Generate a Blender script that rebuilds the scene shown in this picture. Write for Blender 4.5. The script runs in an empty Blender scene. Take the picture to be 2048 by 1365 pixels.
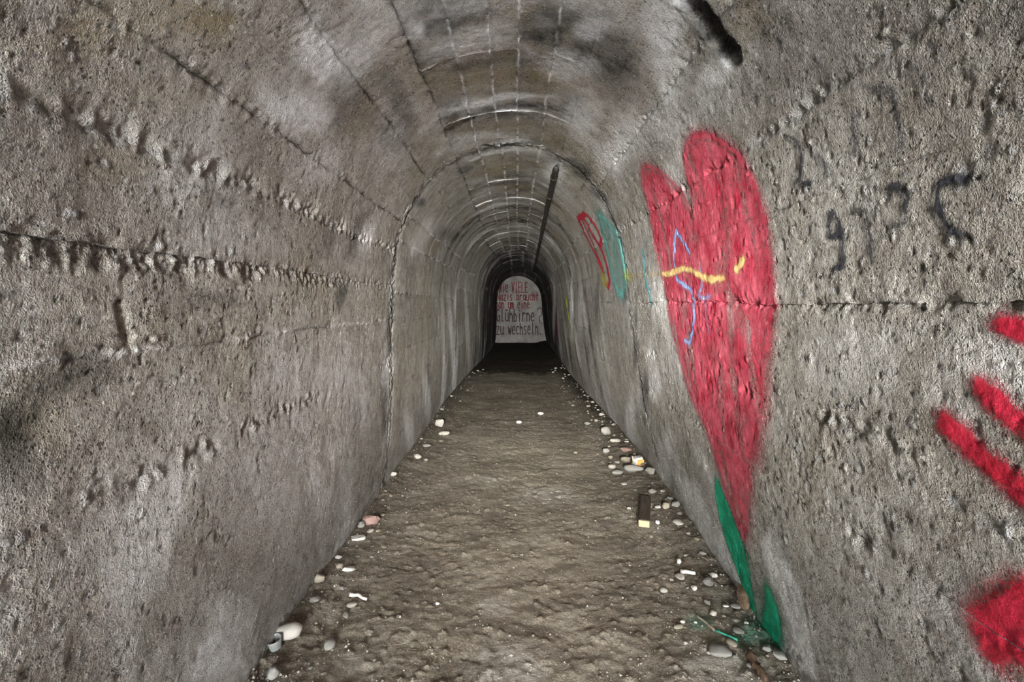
import bpy, bmesh, math, random
import numpy as np
from mathutils import Vector, Matrix, Euler

# ------------------------------------------------------------------ camera, sky, lamp, exposure
SC = bpy.context.scene
COL = SC.collection
HC = 1.10                      # camera height
F = 960.0                      # focal length in pixels of the 2048 x 1365 frame
VX, VY = 1031.0, 606.0         # where the tunnel axis meets the picture

cam_d = bpy.data.cameras.new('camera')
cam_d.sensor_width = 36.0
cam_d.lens = 36.0 * F / 2048.0
cam_d.shift_x = -(VX - 1024.0) / 2048.0
cam_d.shift_y = (VY - 682.5) / 2048.0
cam_d.clip_start = 0.02
cam = bpy.data.objects.new('camera', cam_d)
cam.location = (0, 0, HC)
cam.rotation_euler = (math.pi / 2, 0, 0)
COL.objects.link(cam)
SC.camera = cam

ENTRY = -4.6                   # the open mouth of the tunnel behind the camera
END = 13.3                     # end wall
world = bpy.data.worlds.new('overcast_sky')
world.use_nodes = True
bg = world.node_tree.nodes['Background']
bg.inputs[0].default_value = (0.93, 0.97, 1.0, 1)
bg.inputs[1].default_value = 94.0
SC.world = world

def light(name, kind, loc, rot, energy, color, **kw):
    l = bpy.data.lights.new(name, kind)
    l.energy = energy
    l.color = color
    for k, v in kw.items():
        setattr(l, k, v)
    o = bpy.data.objects.new(name, l)
    o.location = loc
    o.rotation_euler = rot
    COL.objects.link(o)
    return o

# sky light comes in through the tunnel mouth: a sampling portal, gives no light of its own
mouth = light('tunnel_mouth_daylight', 'AREA', (0.0, ENTRY, 1.05), (math.pi / 2, 0, math.pi), 1.0, (1, 1, 1),
              shape='RECTANGLE', size=1.9, size_y=2.1)
mouth.data.cycles.is_portal = True
# hand lamp of the visitor, held left of and behind the camera, shining down the tunnel
LAMP = (-0.06, -2.0, 1.36)
def lamp_cone(name, energy, cone, tilt, yaw):
    return light(name, 'SPOT', LAMP, (math.radians(tilt), 0, math.radians(yaw)), energy, (1.0, 0.97, 0.92),
                 spot_size=math.radians(cone), spot_blend=1.0, shadow_soft_size=0.10)
lamp_cone('hand_lamp_beam', 1150.0, 35, 82.5, -1.5)
lamp_cone('hand_lamp_hotspot', 3100.0, 27, 86.0, -1.5)

SC.view_settings.view_transform = 'Standard'
SC.view_settings.look = 'None'
SC.view_settings.gamma = 1.0
SC.view_settings.use_curve_mapping = False
SC.view_settings.exposure = 0.20
SC.cycles.diffuse_bounces = 3
SC.cycles.glossy_bounces = 2
SC.cycles.max_bounces = 8
SC.cycles.caustics_reflective = False
SC.cycles.caustics_refractive = False

# ------------------------------------------------------------------ numeric noise
def _hash(ix, iy, seed):
    h = (ix.astype(np.int64) * 374761393 + iy.astype(np.int64) * 668265263 + seed * 1442695041) & 0xFFFFFFFF
    h = ((h ^ (h >> 13)) * 1274126177) & 0xFFFFFFFF
    h = h ^ (h >> 16)
    return (h & 0xFFFFFF).astype(np.float64) / float(0x1000000)

def pn(x, y, seed=0):
    """gradient noise, about -1..1"""
    x0 = np.floor(x); y0 = np.floor(y)
    fx = x - x0; fy = y - y0
    sx = fx * fx * fx * (fx * (fx * 6 - 15) + 10)
    sy = fy * fy * fy * (fy * (fy * 6 - 15) + 10)
    def g(i, j):
        a = _hash(x0 + i, y0 + j, seed) * (2 * math.pi)
        return np.cos(a) * (fx - i) + np.sin(a) * (fy - j)
    n0 = g(0, 0) * (1 - sx) + g(1, 0) * sx
    n1 = g(0, 1) * (1 - sx) + g(1, 1) * sx
    return (n0 * (1 - sy) + n1 * sy) * 1.5

def fbm(x, y, seed=0, oct=4, gain=0.5):
    s = 0; a = 1.0; t = 0
    for k in range(oct):
        s = s + a * pn(x, y, seed + 17 * k)
        t += a
        a *= gain; x = x * 2.03 + 3.7; y = y * 2.03 + 1.3
    return s / t

def worley(x, y, seed=0):
    x0 = np.floor(x); y0 = np.floor(y)
    best = np.full(x.shape, 9.0); ident = np.zeros(x.shape); rad = np.zeros(x.shape)
    for i in (-1, 0, 1):
        for j in (-1, 0, 1):
            cx = x0 + i; cy = y0 + j
            px = cx + _hash(cx, cy, seed); py = cy + _hash(cx, cy, seed + 5)
            q = _hash(cx, cy, seed + 9)
            sq = 0.7 + 0.6 * _hash(cx, cy, seed + 11)
            dd = np.sqrt(((x - px) * sq) ** 2 + ((y - py) / sq) ** 2)
            m = dd < best
            best = np.where(m, dd, best); ident = np.where(m, q, ident)
    return best, ident

def sstep(a, b, x):
    t = np.clip((x - a) / (b - a), 0, 1)
    return t * t * (3 - 2 * t)

# ------------------------------------------------------------------ the tunnel's cross-section
CTRL = np.array([(-.80,-1.20),(-.775,-1.08),(-.752,-.92),(-.735,-.70),(-.73,-.40),(-.725,-.10),(-.715,.15),(-.685,.38),(-.615,.56),(-.51,.71),
                 (-.37,.83),(-.20,.90),(0,.925),(.17,.90),(.32,.82),(.45,.70),(.55,.55),(.62,.36),(.655,.14),(.675,-.06),
                 (.71,-.30),(.755,-.57),(.82,-.85),(.885,-1.08),(.915,-1.20)])

def _spline(P, n=60):
    out = []
    Q = np.vstack([2 * P[0] - P[1], P, 2 * P[-1] - P[-2]])
    for i in range(1, len(Q) - 2):
        p0, p1, p2, p3 = Q[i - 1], Q[i], Q[i + 1], Q[i + 2]
        for t in np.linspace(0, 1, n, endpoint=False):
            out.append(.5 * (2 * p1 + (p2 - p0) * t + (2 * p0 - 5 * p1 + 4 * p2 - p3) * t * t + (3 * p1 - p0 - 3 * p2 + p3) * t ** 3))
    out.append(P[-1])
    return np.array(out)

_P = _spline(CTRL)
_s = np.concatenate([[0], np.cumsum(np.hypot(*np.diff(_P, axis=0).T))])
UL = _s[-1]
UT = np.linspace(0, UL, 1600)
PX = np.interp(UT, _s, _P[:, 0]); PZ = np.interp(UT, _s, _P[:, 1])
_tx = np.gradient(PX, UT); _tz = np.gradient(PZ, UT)
_l = np.hypot(_tx, _tz)
NX, NZ = _tz / _l, -_tx / _l        # inward normal

def taper(d):
    d = np.asarray(d, float)
    kl = 1 - 0.20 * sstep(4.5, 12.0, d)
    sh = 0.06 * sstep(5.0, 13.0, d)
    kb = 0.09 * sstep(3.5, 7.5, d) + 0.075 * (1 - sstep(0.9, 3.1, d))
    kz = 1 - 0.20 * sstep(8.5, 13.2, d)
    return kl, sh, kb, kz

def surf(d, u, disp=0.0):
    x = np.interp(u, UT, PX); z = np.interp(u, UT, PZ)
    nx = np.interp(u, UT, NX); nz = np.interp(u, UT, NZ)
    kl, sh, kb, kz = taper(d)
    x = np.where(x < 0, x * kl, x * (1 - kb * np.clip(-z, 0, 1.2)))
    z = np.where(z > 0, z * kz, z)
    return x + sh + nx * disp, np.asarray(d, float) + 0 * x, z + nz * disp + HC

def warp(D, U):
    """boards are never quite straight"""
    return (D + .010 * fbm(D * 2.2, U * 2.2, 501, 2) + .004 * pn(D * 17, U * 17, 503) + .0022 * pn(D * 48, U * 48, 505),
            U + .012 * fbm(D * 1.1 + 4, U * 2.0, 507, 2) + .0050 * fbm(D * 13, U * 13, 509, 2) + .0022 * pn(D * 46, U * 46, 511))

def wall_at(px, py):
    """the point of the lining (d, u) seen at a pixel"""
    a = (px - VX) / F; b = -(py - VY) / F
    ang = math.atan2(a, b)
    d = 3.0
    for _ in range(12):
        X, _y, Z = surf(np.full(UT.shape, d), UT)
        Z = Z - HC
        A = np.arctan2(X, Z)
        u = float(np.interp(ang, A, UT))
        r = math.hypot(np.interp(u, UT, X), np.interp(u, UT, Z))
        d = min(max(r / math.hypot(a, b), 0.2), 13.3)
    return d, u

def floor_at(px, py):
    d = HC * F / (py - VY)
    return (px - VX) * d / F, d

def ratio_u(r, right=False):
    """arc position of the ray z/|x| = r on either side"""
    ang = math.atan2(1.0 if right else -1.0, r)
    return float(np.interp(ang, np.arctan2(PX, PZ), UT))

# ------------------------------------------------------------------ materials
def mat(name):
    m = bpy.data.materials.new(name); m.use_nodes = True
    nt = m.node_tree
    b = nt.nodes['Principled BSDF']
    b.inputs['Roughness'].default_value = 0.9
    b.inputs['Specular IOR Level'].default_value = 0.25
    return m, nt, b

class N:
    """small node helper"""
    def __init__(s, nt): s.nt = nt
    def new(s, t, **kw):
        n = s.nt.nodes.new(t)
        for k, v in kw.items(): setattr(n, k, v)
        return n
    def link(s, a, b): s.nt.links.new(a, b)
    def pos(s): return s.new('ShaderNodeNewGeometry').outputs['Position']
    def noise(s, scale, detail=4, rough=.55, vec=None, dist=0.0):
        n = s.new('ShaderNodeTexNoise')
        n.inputs['Scale'].default_value = scale; n.inputs['Detail'].default_value = detail
        n.inputs['Roughness'].default_value = rough; n.inputs['Distortion'].default_value = dist
        s.link(vec if vec is not None else s.pos(), n.inputs['Vector'])
        return n.outputs['Fac']
    def voro(s, scale, vec=None, feature='F1'):
        n = s.new('ShaderNodeTexVoronoi', feature=feature)
        n.inputs['Scale'].default_value = scale
        s.link(vec if vec is not None else s.pos(), n.inputs['Vector'])
        return n
    def ramp(s, fac, stops):
        n = s.new('ShaderNodeValToRGB')
        e = n.color_ramp.elements
        while len(e) < len(stops): e.new(0.5)
        for el, (p, c) in zip(e, stops):
            el.position = p; el.color = (c[0], c[1], c[2], 1) if not isinstance(c, (int, float)) else (c, c, c, 1)
        s.link(fac, n.inputs[0])
        return n.outputs[0]
    def mix(s, fac, a, b, mode='MIX'):
        n = s.new('ShaderNodeMix', data_type='RGBA', blend_type=mode)
        for v, i in ((fac, 0), (a, 6), (b, 7)):
            if isinstance(v, (int, float)): n.inputs[i].default_value = v
            elif isinstance(v, tuple): n.inputs[i].default_value = (v[0], v[1], v[2], 1)
            else: s.link(v, n.inputs[i])
        return n.outputs[2]
    def math(s, op, a, b=None, clamp=False):
        n = s.new('ShaderNodeMath', operation=op, use_clamp=clamp)
        for v, i in ((a, 0), (b, 1)):
            if v is None: continue
            if isinstance(v, (int, float)): n.inputs[i].default_value = v
            else: s.link(v, n.inputs[i])
        return n.outputs[0]
    def attr(s, name):
        n = s.new('ShaderNodeAttribute', attribute_name=name)
        return n
    def sep(s, c):
        n = s.new('ShaderNodeSeparateColor'); s.link(c, n.inputs[0]); return n.outputs
    def bump(s, h, strength, dist, nrm=None):
        n = s.new('ShaderNodeBump')
        n.inputs['Strength'].default_value = strength; n.inputs['Distance'].default_value = dist
        s.link(h, n.inputs['Height'])
        if nrm is not None: s.link(nrm, n.inputs['Normal'])
        return n.outputs[0]

def concrete_material():
    m, nt, b = mat('board_marked_concrete')
    k = N(nt)
    st = k.sep(k.attr('stain').outputs['Color'])      # r lime, g dark, b ochre
    ag = k.sep(k.attr('stone').outputs['Color'])      # r pebble face, g pebble tone, b panel tone
    n1 = k.noise(2.6, 3, .6); n2 = k.noise(18, 4, .65); n3 = k.noise(120, 2, .6); n4 = k.noise(420, 1, .6)
    base = k.ramp(n1, [(.30, (.30, .277, .242)), (.50, (.37, .348, .312)), (.70, (.43, .413, .385))])
    base = k.mix(k.ramp(n2, [(.36, 1.0), (.56, 0.0)]), base, (.25, .228, .196))
    base = k.mix(k.math('MULTIPLY', k.ramp(n3, [(.55, 0.0), (.72, 1.0)]), .5), base, (.56, .52, .46))
    base = k.mix(k.math('MULTIPLY', k.ramp(n3, [(.30, 1.0), (.42, 0.0)]), .55), base, (.17, .155, .135))
    base = k.mix(k.math('MULTIPLY', k.ramp(n4, [(.34, 1.0), (.45, 0.0)]), .35), base, (.15, .14, .125))
    # panel tone: individual shutter boards took the cement differently
    tone = k.math('ADD', k.math('MULTIPLY', ag[2], .34), .83)
    cmb = k.new('ShaderNodeCombineColor')
    for i in range(3): k.link(tone, cmb.inputs[i])
    base = k.mix(1.0, base, cmb.outputs[0], 'MULTIPLY')
    och = k.math('MULTIPLY', st[2], k.ramp(k.noise(9, 4, .6), [(.3, .35), (.65, 1.0)]))
    base = k.mix(och, base, (.240, .200, .125))
    peb = k.ramp(ag[1], [(0.0, (.20, .20, .205)), (.35, (.30, .285, .26)), (.6, (.36, .36, .37)), (.85, (.42, .39, .34)), (1.0, (.62, .60, .55))])
    base = k.mix(k.math('MULTIPLY', ag[0], .8), base, peb)
    # small aggregate: gravel faces and pinholes in the cement skin
    def gravel(scale, share, size):
        v = k.voro(scale)
        rnd = k.sep(v.outputs['Color'])
        on = k.ramp(rnd[0], [(share, 1.0), (share + .01, 0.0)])
        face = k.math('MULTIPLY', on, k.ramp(v.outputs['Distance'], [(size, 1.0), (size + .10, 0.0)]))
        hole = k.math('MULTIPLY', k.ramp(rnd[0], [(1 - share * .75, 0.0), (1 - share * .75 + .01, 1.0)]), k.ramp(v.outputs['Distance'], [(size * .55, 1.0), (size + .08, 0.0)]))
        return face, hole, rnd[1]
    f1, h1, r1 = gravel(58, .20, .26); f2, h2, r2 = gravel(125, .26, .26)
    gcol = [(0.0, (.13, .13, .14)), (.3, (.22, .215, .20)), (.6, (.38, .36, .33)), (.85, (.46, .43, .38)), (1.0, (.70, .68, .63))]
    base = k.mix(k.math('MULTIPLY', f1, .62), base, k.ramp(r1, gcol))
    base = k.mix(k.math('MULTIPLY', f2, .62), base, k.ramp(r2, gcol))
    pin = k.math('ADD', h1, h2, True)
    base = k.mix(k.math('MULTIPLY', pin, .72), base, (.075, .069, .062))
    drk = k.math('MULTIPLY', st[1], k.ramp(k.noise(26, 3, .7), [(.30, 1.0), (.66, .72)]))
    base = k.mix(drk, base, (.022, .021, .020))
    lim = k.math('MULTIPLY', st[0], k.ramp(k.noise(34, 3, .7), [(.34, .40), (.60, 1.0)]))
    base = k.mix(lim, base, (.80, .795, .785))
    k.link(base, b.inputs['Base Color'])
    h = k.math('ADD', k.noise(120, 3, .72), k.math('MULTIPLY', k.noise(360, 2, .6), .6))
    h = k.math('ADD', h, k.math('MULTIPLY', k.math('SUBTRACT', k.math('MULTIPLY', f2, .35), k.math('MULTIPLY', h2, 1.1)), .55))
    k.link(k.bump(h, 1.0, 0.0072), b.inputs['Normal'])
    b.inputs['Roughness'].default_value = .93
    b.inputs['Specular IOR Level'].default_value = 0.0
    return m

def floor_material():
    m, nt, b = mat('trodden_earth')
    k = N(nt)
    at = k.sep(k.attr('stain').outputs['Color'])      # r pale dust, g damp and plain darkening, b green overspray
    mp = k.new('ShaderNodeMapping'); mp.inputs['Scale'].default_value = (1, 1.1, 1)
    k.link(k.pos(), mp.inputs['Vector']); v = mp.outputs[0]
    n1 = k.noise(3.2, 5, .6, v); n2 = k.noise(21, 5, .65, v); n3 = k.noise(110, 4, .6, v); n4 = k.noise(380, 2, .6, v)
    c = k.ramp(n1, [(.32, (.185, .163, .128)), (.52, (.285, .252, .198)), (.70, (.40, .365, .30))])
    c = k.mix(k.ramp(n2, [(.36, .75), (.52, 0.0)]), c, (.22, .186, .137))
    c = k.mix(k.math('MULTIPLY', k.ramp(n3, [(.56, 0.0), (.7, 1.0)]), .6), c, (.60, .54, .44))
    c = k.mix(k.math('MULTIPLY', k.ramp(n3, [(.30, 1.0), (.43, 0.0)]), .7), c, (.13, .11, .085))
    c = k.mix(k.math('MULTIPLY', k.ramp(n4, [(.60, 0.0), (.70, 1.0)]), .5), c, (.42, .39, .33))
    c = k.mix(k.math('MULTIPLY', at[0], k.ramp(n2, [(.35, .2), (.6, 1.0)])), c, (.60, .57, .51))
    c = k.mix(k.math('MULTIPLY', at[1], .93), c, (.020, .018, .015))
    c = k.mix(k.math('MULTIPLY', at[2], .75), c, (.03, .22, .15))
    k.link(c, b.inputs['Base Color'])
    h = k.noise(70, 5, .72, v)
    k.link(k.bump(h, .9, .0105), b.inputs['Normal'])
    b.inputs['Roughness'].default_value = .95
    b.inputs['Specular IOR Level'].default_value = 0.0
    return m

def paint_material(name, col, col2, gritty=1.0, low=.5):
    """sprayed paint: colour from the can, thin where little of it was sprayed"""
    m, nt, b = mat(name)
    k = N(nt)
    a = k.sep(k.attr('spray').outputs['Color'])[0]
    n = k.noise(14, 5, .65); g = k.noise(190, 3, .65); g2 = k.noise(520, 2, .6)
    c = k.mix(k.ramp(n, [(.36, 0.0), (.64, 1.0)]), col, col2)
    k.link(c, b.inputs['Base Color'])
    b.inputs['Roughness'].default_value = .6
    # soft mask broken up by the grain of the concrete
    gr = k.math('ADD', k.math('MULTIPLY', k.math('SUBTRACT', g, .5), 3.0 * gritty), k.math('MULTIPLY', k.math('SUBTRACT', g2, .5), 2.2 * gritty))
    s = k.math('ADD', a, k.math('MULTIPLY', gr, k.math('SUBTRACT', 1.10, a)))
    al = k.ramp(s, [(.12, 0.0), (.86, 1.0)])
    al = k.math('MULTIPLY', al, k.ramp(a, [(0.0, 0.0), (.15, low), (.9, 1.0)]))
    k.link(al, b.inputs['Alpha'])
    h = k.noise(120, 4, .72)
    k.link(k.bump(h, 0.7, 0.005), b.inputs['Normal'])
    return m

def simple(name, c1, c2, scale=30, rough=.85, bump=.4, bd=.003, vec_scale=None):
    m, nt, b = mat(name)
    k = N(nt)
    v = None
    tc = k.new('ShaderNodeTexCoord').outputs['Object']
    if vec_scale:
        mp = k.new('ShaderNodeMapping'); mp.inputs['Scale'].default_value = vec_scale
        k.link(tc, mp.inputs['Vector']); v = mp.outputs[0]
    else:
        v = tc
    n = k.noise(scale, 5, .65, v)
    k.link(k.ramp(n, [(.32, c1), (.68, c2)]), b.inputs['Base Color'])
    k.link(k.bump(k.noise(scale * 4, 4, .6, v), bump, bd), b.inputs['Normal'])
    b.inputs['Roughness'].default_value = rough
    return m

M = {}
M['concrete'] = concrete_material()
M['floor'] = floor_material()
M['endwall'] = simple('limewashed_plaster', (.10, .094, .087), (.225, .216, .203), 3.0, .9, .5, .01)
M['red'] = paint_material('red_spray_paint', (.47, .022, .055), (.68, .13, .18))
M['red2'] = paint_material('deep_red_spray_paint', (.36, .010, .026), (.50, .02, .05))
M['green'] = paint_material('green_spray_paint', (.0, .27, .145), (.014, .38, .22))
M['blue'] = paint_material('pale_blue_spray_paint', (.25, .36, .72), (.36, .47, .78))
M['yellow'] = paint_material('yellow_spray_paint', (.75, .50, .20), (.85, .64, .28))
M['lemon'] = paint_material('lemon_spray_paint', (.52, .60, .05), (.62, .66, .15))
M['teal'] = paint_material('teal_spray_paint', (.09, .36, .34), (.16, .45, .40))
M['cyan'] = paint_material('cyan_spray_paint', (.10, .42, .50), (.16, .50, .55))
M['black'] = paint_material('black_spray_paint', (.022, .022, .028), (.05, .05, .058))
M['txt_red'] = simple('dark_red_lettering', (.085, .012, .016), (.14, .022, .024), 6)
M['txt_dark'] = simple('black_red_lettering', (.022, .014, .014), (.05, .022, .022), 6)
M['stone_pale'] = simple('pale_limestone', (.36, .335, .29), (.50, .47, .41), 40, .85, .5, .002)
M['stone_grey'] = simple('grey_stone', (.21, .20, .18), (.33, .315, .28), 45, .85, .5, .002)
M['stone_tan'] = simple('tan_stone', (.24, .205, .155), (.36, .315, .245), 45, .85, .5, .002)
M['stone_dark'] = simple('dark_stone', (.10, .095, .085), (.19, .175, .155), 45, .85, .5, .002)
M['stone_white'] = simple('white_chalky_stone', (.50, .48, .43), (.66, .64, .58), 40, .85, .4, .002)
M['brick'] = simple('pinkish_brick_rubble', (.30, .17, .14), (.42, .30, .26), 40, .9, .6, .003)
M['wood'] = simple('weathered_wood', (.055, .045, .034), (.12, .098, .07), 9, .85, .6, .004, (14, 1.2, 14))
M['wood_pale'] = simple('fresh_sawn_wood', (.42, .32, .19), (.55, .44, .28), 30, .8, .3, .002)
M['bark'] = simple('brown_split_wood', (.12, .075, .045), (.24, .165, .11), 9, .85, .7, .004, (12, 12, 1.5))
M['twig'] = simple('dry_twig', (.20, .16, .11), (.36, .30, .22), 30, .85, .5, .002)
M['twig_green'] = simple('green_sprayed_twig', (.02, .24, .15), (.08, .40, .28), 60, .6, .4, .002)
M['iron'] = simple('rusted_dark_iron', (.018, .016, .014), (.050, .042, .034), 14, .7, .6, .004)
M['paper'] = simple('crumpled_pale_paper', (.48, .46, .41), (.62, .60, .55), 30, .8, .3, .002)
M['orange'] = simple('orange_print', (.62, .27, .05), (.72, .36, .10), 40, .7, .3, .002)
M['plastic'] = simple('white_plastic', (.80, .80, .80), (.88, .88, .88), 10, .4, .1, .001)
gm, gnt, gb = mat('clear_glass')
gb.inputs['Transmission Weight'].default_value = .75
gb.inputs['Roughness'].default_value = .12
gb.inputs['Base Color'].default_value = (.88, .90, .86, 1)
gb.inputs['Specular IOR Level'].default_value = .5
M['glass'] = gm

# ------------------------------------------------------------------ mesh helpers
def raw_mesh(name, co, faces, smooth=True):
    """co (n,3); faces (m,4) or (m,3) index arrays or a list of both"""
    me = bpy.data.meshes.new(name)
    fl = faces if isinstance(faces, list) else [faces]
    fl = [np.asarray(f, np.int32) for f in fl if len(f)]
    loops = np.concatenate([f.ravel() for f in fl]).astype(np.int32)
    tot = np.concatenate([np.full(len(f), f.shape[1], np.int32) for f in fl])
    start = np.concatenate([[0], np.cumsum(tot)[:-1]]).astype(np.int32)
    me.vertices.add(len(co)); me.loops.add(len(loops)); me.polygons.add(len(tot))
    me.vertices.foreach_set('co', np.asarray(co, np.float32).ravel())
    me.loops.foreach_set('vertex_index', loops)
    me.polygons.foreach_set('loop_start', start)
    me.polygons.foreach_set('loop_total', tot)
    me.polygons.foreach_set('use_smooth', np.full(len(tot), bool(smooth)))
    me.update(calc_edges=True)
    return me

def colour_attr(me, name, rgb):
    a = me.attributes.new(name, 'FLOAT_COLOR', 'POINT')
    c = np.ones((len(rgb), 4), np.float32); c[:, :rgb.shape[1]] = rgb
    a.data.foreach_set('color', c.ravel())

def link(name, me, m, parent=None, **props):
    o = bpy.data.objects.new(name, me)
    COL.objects.link(o)
    if m is not None:
        if len(me.materials) == 0: me.materials.append(m)
    if parent is not None: o.parent = parent
    for k, v in props.items(): o[k] = v
    return o

def bm_obj(name, bm, m, parent=None, smooth=False, **props):
    me = bpy.data.meshes.new(name); bm.to_mesh(me); bm.free()
    for p in me.polygons: p.use_smooth = smooth
    return link(name, me, m, parent, **props)

def grid_faces(nd, nu):
    i, j = np.meshgrid(np.arange(nd - 1), np.arange(nu - 1), indexing='ij')
    a = (i * nu + j).ravel()
    return np.stack([a, a + nu, a + nu + 1, a + 1], 1)

# ------------------------------------------------------------------ stains of the lining (lime, soot, ochre), in wall coordinates
class Blob:
    def __init__(s, chan, px, py, rx, ry, k, rot=0):
        s.c = chan; s.k = k
        c = np.array(wall_at(px, py))
        r = math.radians(rot)
        ex = np.array(wall_at(px + rx * math.cos(r), py + rx * math.sin(r))) - c
        ey = np.array(wall_at(px - ry * math.sin(r), py + ry * math.cos(r))) - c
        s.o = c; s.inv = np.linalg.inv(np.stack([ex, ey], 1))
    def eval(s, d, u, w):
        a = s.inv[0, 0] * (d - s.o[0]) + s.inv[0, 1] * (u - s.o[1])
        b = s.inv[1, 0] * (d - s.o[0]) + s.inv[1, 1] * (u - s.o[1])
        r = np.sqrt(a * a + b * b) + w * .45
        return s.k * (1 - sstep(.35, 1.15, r))

BLOBS = [Blob(*a) for a in [
    # lime bloom
    (0, 635, 110, 45, 80, .95, -20), (0, 600, 225, 75, 55, .75, 20), (0, 650, 330, 60, 50, .35), (0, 1325, 60, 45, 80, .9), (0, 1340, 150, 45, 60, .6),
    (0, 1130, 130, 70, 35, .55, 15), (0, 1160, 235, 45, 45, .6), (0, 940, 75, 120, 28, .5, -8), (0, 1428, 150, 35, 30, .6), (0, 1330, 250, 60, 70, .5),
    (0, 1255, 280, 45, 60, .55), (0, 1350, 370, 40, 60, .55), (0, 1220, 320, 40, 40, .4), (0, 1175, 60, 40, 30, .6), (0, 830, 60, 25, 25, .5),
    (0, 1385, 1000, 26, 95, .95, -30), (0, 1425, 1085, 26, 95, 1.0, -30), (0, 1560, 1150, 30, 100, .95, -22), (0, 1600, 1270, 32, 100, 1.0, -16), (0, 1460, 1150, 22, 60, .7, -30), (0, 1350, 640, 60, 160, .35), (0, 1680, 720, 150, 100, .22), (0, 690, 800, 60, 130, .35), (0, 590, 940, 130, 150, .28), (0, 470, 480, 120, 60, .22), (0, 1420, 190, 70, 60, .35),  # broad faint patches among these only make the wall paler
    (0, 1330, 920, 22, 60, .55), (0, 1310, 770, 14, 45, .6), (0, 1260, 850, 13, 60, .8), (0, 430, 1320, 70, 60, .5), (0, 470, 1240, 50, 60, .35), (0, 560, 740, 60, 90, .2),
    (0, 820, 870, 10, 50, .8), (0, 855, 800, 8, 60, .65), (0, 905, 690, 6, 110, .8), (0, 886, 660, 4, 120, .35), (0, 935, 660, 5, 100, .7), (0, 1110, 345, 24, 24, .95, 35),
    (0, 1160, 620, 6, 70, .45), (0, 1143, 620, 4, 80, .85), (0, 1108, 620, 4, 70, .8), (0, 1225, 860, 10, 60, .6), (0, 1300, 720, 10, 60, .4), (0, 845, 470, 18, 60, .4, 25), (0, 780, 300, 50, 60, .3),
    (0, 1000, 196, 110, 9, .75), (0, 1000, 303, 80, 5, .6), (0, 985, 288, 18, 4, .8), (0, 1030, 282, 40, 5, .5),
    # soot, damp
    (1, 900, 30, 110, 45, .75, -8), (1, 1200, 100, 90, 60, .7, 25), (1, 1110, 40, 90, 40, .6), (1, 1000, 218, 120, 11, .7), (1, 905, 230, 40, 30, .5), (1, 1140, 215, 35, 30, .6),
    (1, 1415, 55, 52, 34, 1.0, 48), (1, 1455, 105, 30, 30, .95), (1, 1370, 10, 30, 30, .8), (1, 685, 590, 14, 45, .75, 10), (1, 715, 470, 16, 60, .55, 12), (1, 430, 600, 60, 28, .4), (1, 455, 405, 22, 18, .4),
    (1, 800, 205, 30, 70, .5, -30), (1, 790, 275, 50, 40, .5, 30), (1, 700, 200, 60, 70, .35), (1, 840, 405, 14, 12, .8), (1, 660, 470, 16, 50, .4, 15), (1, 780, 650, 7, 130, .6), (1, 768, 800, 8, 90, .65),
    (1, 1250, 570, 5, 60, .7), (1, 1270, 680, 6, 80, .7), (1, 1290, 800, 8, 70, .7), (1, 1235, 460, 7, 50, .7, -20), (1, 1200, 390, 12, 35, .8, -45), (1, 1165, 345, 28, 18, .7, 25), (1, 1130, 325, 40, 12, .6), (1, 1195, 600, 8, 60, .5),
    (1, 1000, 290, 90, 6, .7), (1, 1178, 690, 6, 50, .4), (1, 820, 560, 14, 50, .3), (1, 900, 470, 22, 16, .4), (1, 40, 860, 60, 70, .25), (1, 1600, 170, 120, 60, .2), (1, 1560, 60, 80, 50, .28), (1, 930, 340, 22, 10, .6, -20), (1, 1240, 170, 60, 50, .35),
    (1, 2030, 40, 90, 60, .35), (1, 20, 30, 90, 60, .3), (1, 1960, 360, 70, 50, .2),  # near upper corners darkened: vignetting put into the colour
    # ochre, brown
    (2, 880, 165, 60, 40, .8), (2, 950, 160, 34, 45, .6), (2, 1010, 150, 30, 45, .3), (2, 1085, 165, 40, 45, .9), (2, 920, 250, 40, 25, .6), (2, 1000, 265, 90, 25, .6), (2, 1080, 290, 50, 20, .6), (2, 1000, 340, 60, 22, .5),
    (2, 1010, 385, 60, 14, .5), (2, 320, 40, 170, 60, .65), (2, 430, 60, 60, 70, .5), (2, 90, 850, 70, 70, .45), (2, 150, 90, 140, 60, .3), (2, 330, 190, 120, 50, .25), (2, 680, 880, 50, 120, .3), (2, 660, 600, 40, 60, .3),
    (2, 840, 470, 20, 30, .6), (2, 865, 490, 14, 20, .6), (2, 800, 740, 14, 120, .4), (2, 720, 240, 50, 60, .5), (2, 1500, 40, 70, 50, .45), (2, 250, 330, 120, 40, .3), (2, 620, 960, 60, 60, .3), (2, 850, 640, 20, 120, .4), (2, 160, 1210, 120, 70, .25),
]]

class Line:
    """a soft band along a polyline on the wall, in metres"""
    def __init__(s, pts, w, soft=None, k=1.0):
        s.p = np.array([wall_at(*p) for p in pts]); s.w = w; s.soft = soft if soft is not None else w; s.k = k
    def dist(s, d, u):
        best = np.full(d.shape, 9.0)
        for a, b in zip(s.p[:-1], s.p[1:]):
            ab = b - a; L = max(ab @ ab, 1e-9)
            t = np.clip(((d - a[0]) * ab[0] + (u - a[1]) * ab[1]) / L, 0, 1)
            best = np.minimum(best, np.hypot(d - a[0] - t * ab[0], u - a[1] - t * ab[1]))
        if len(s.p) == 1: best = np.hypot(d - s.p[0][0], u - s.p[0][1])
        return best
    def eval(s, d, u):
        return s.k * (1 - sstep(s.w - s.soft * .5, s.w + s.soft * .5, s.dist(d, u)))

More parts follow.
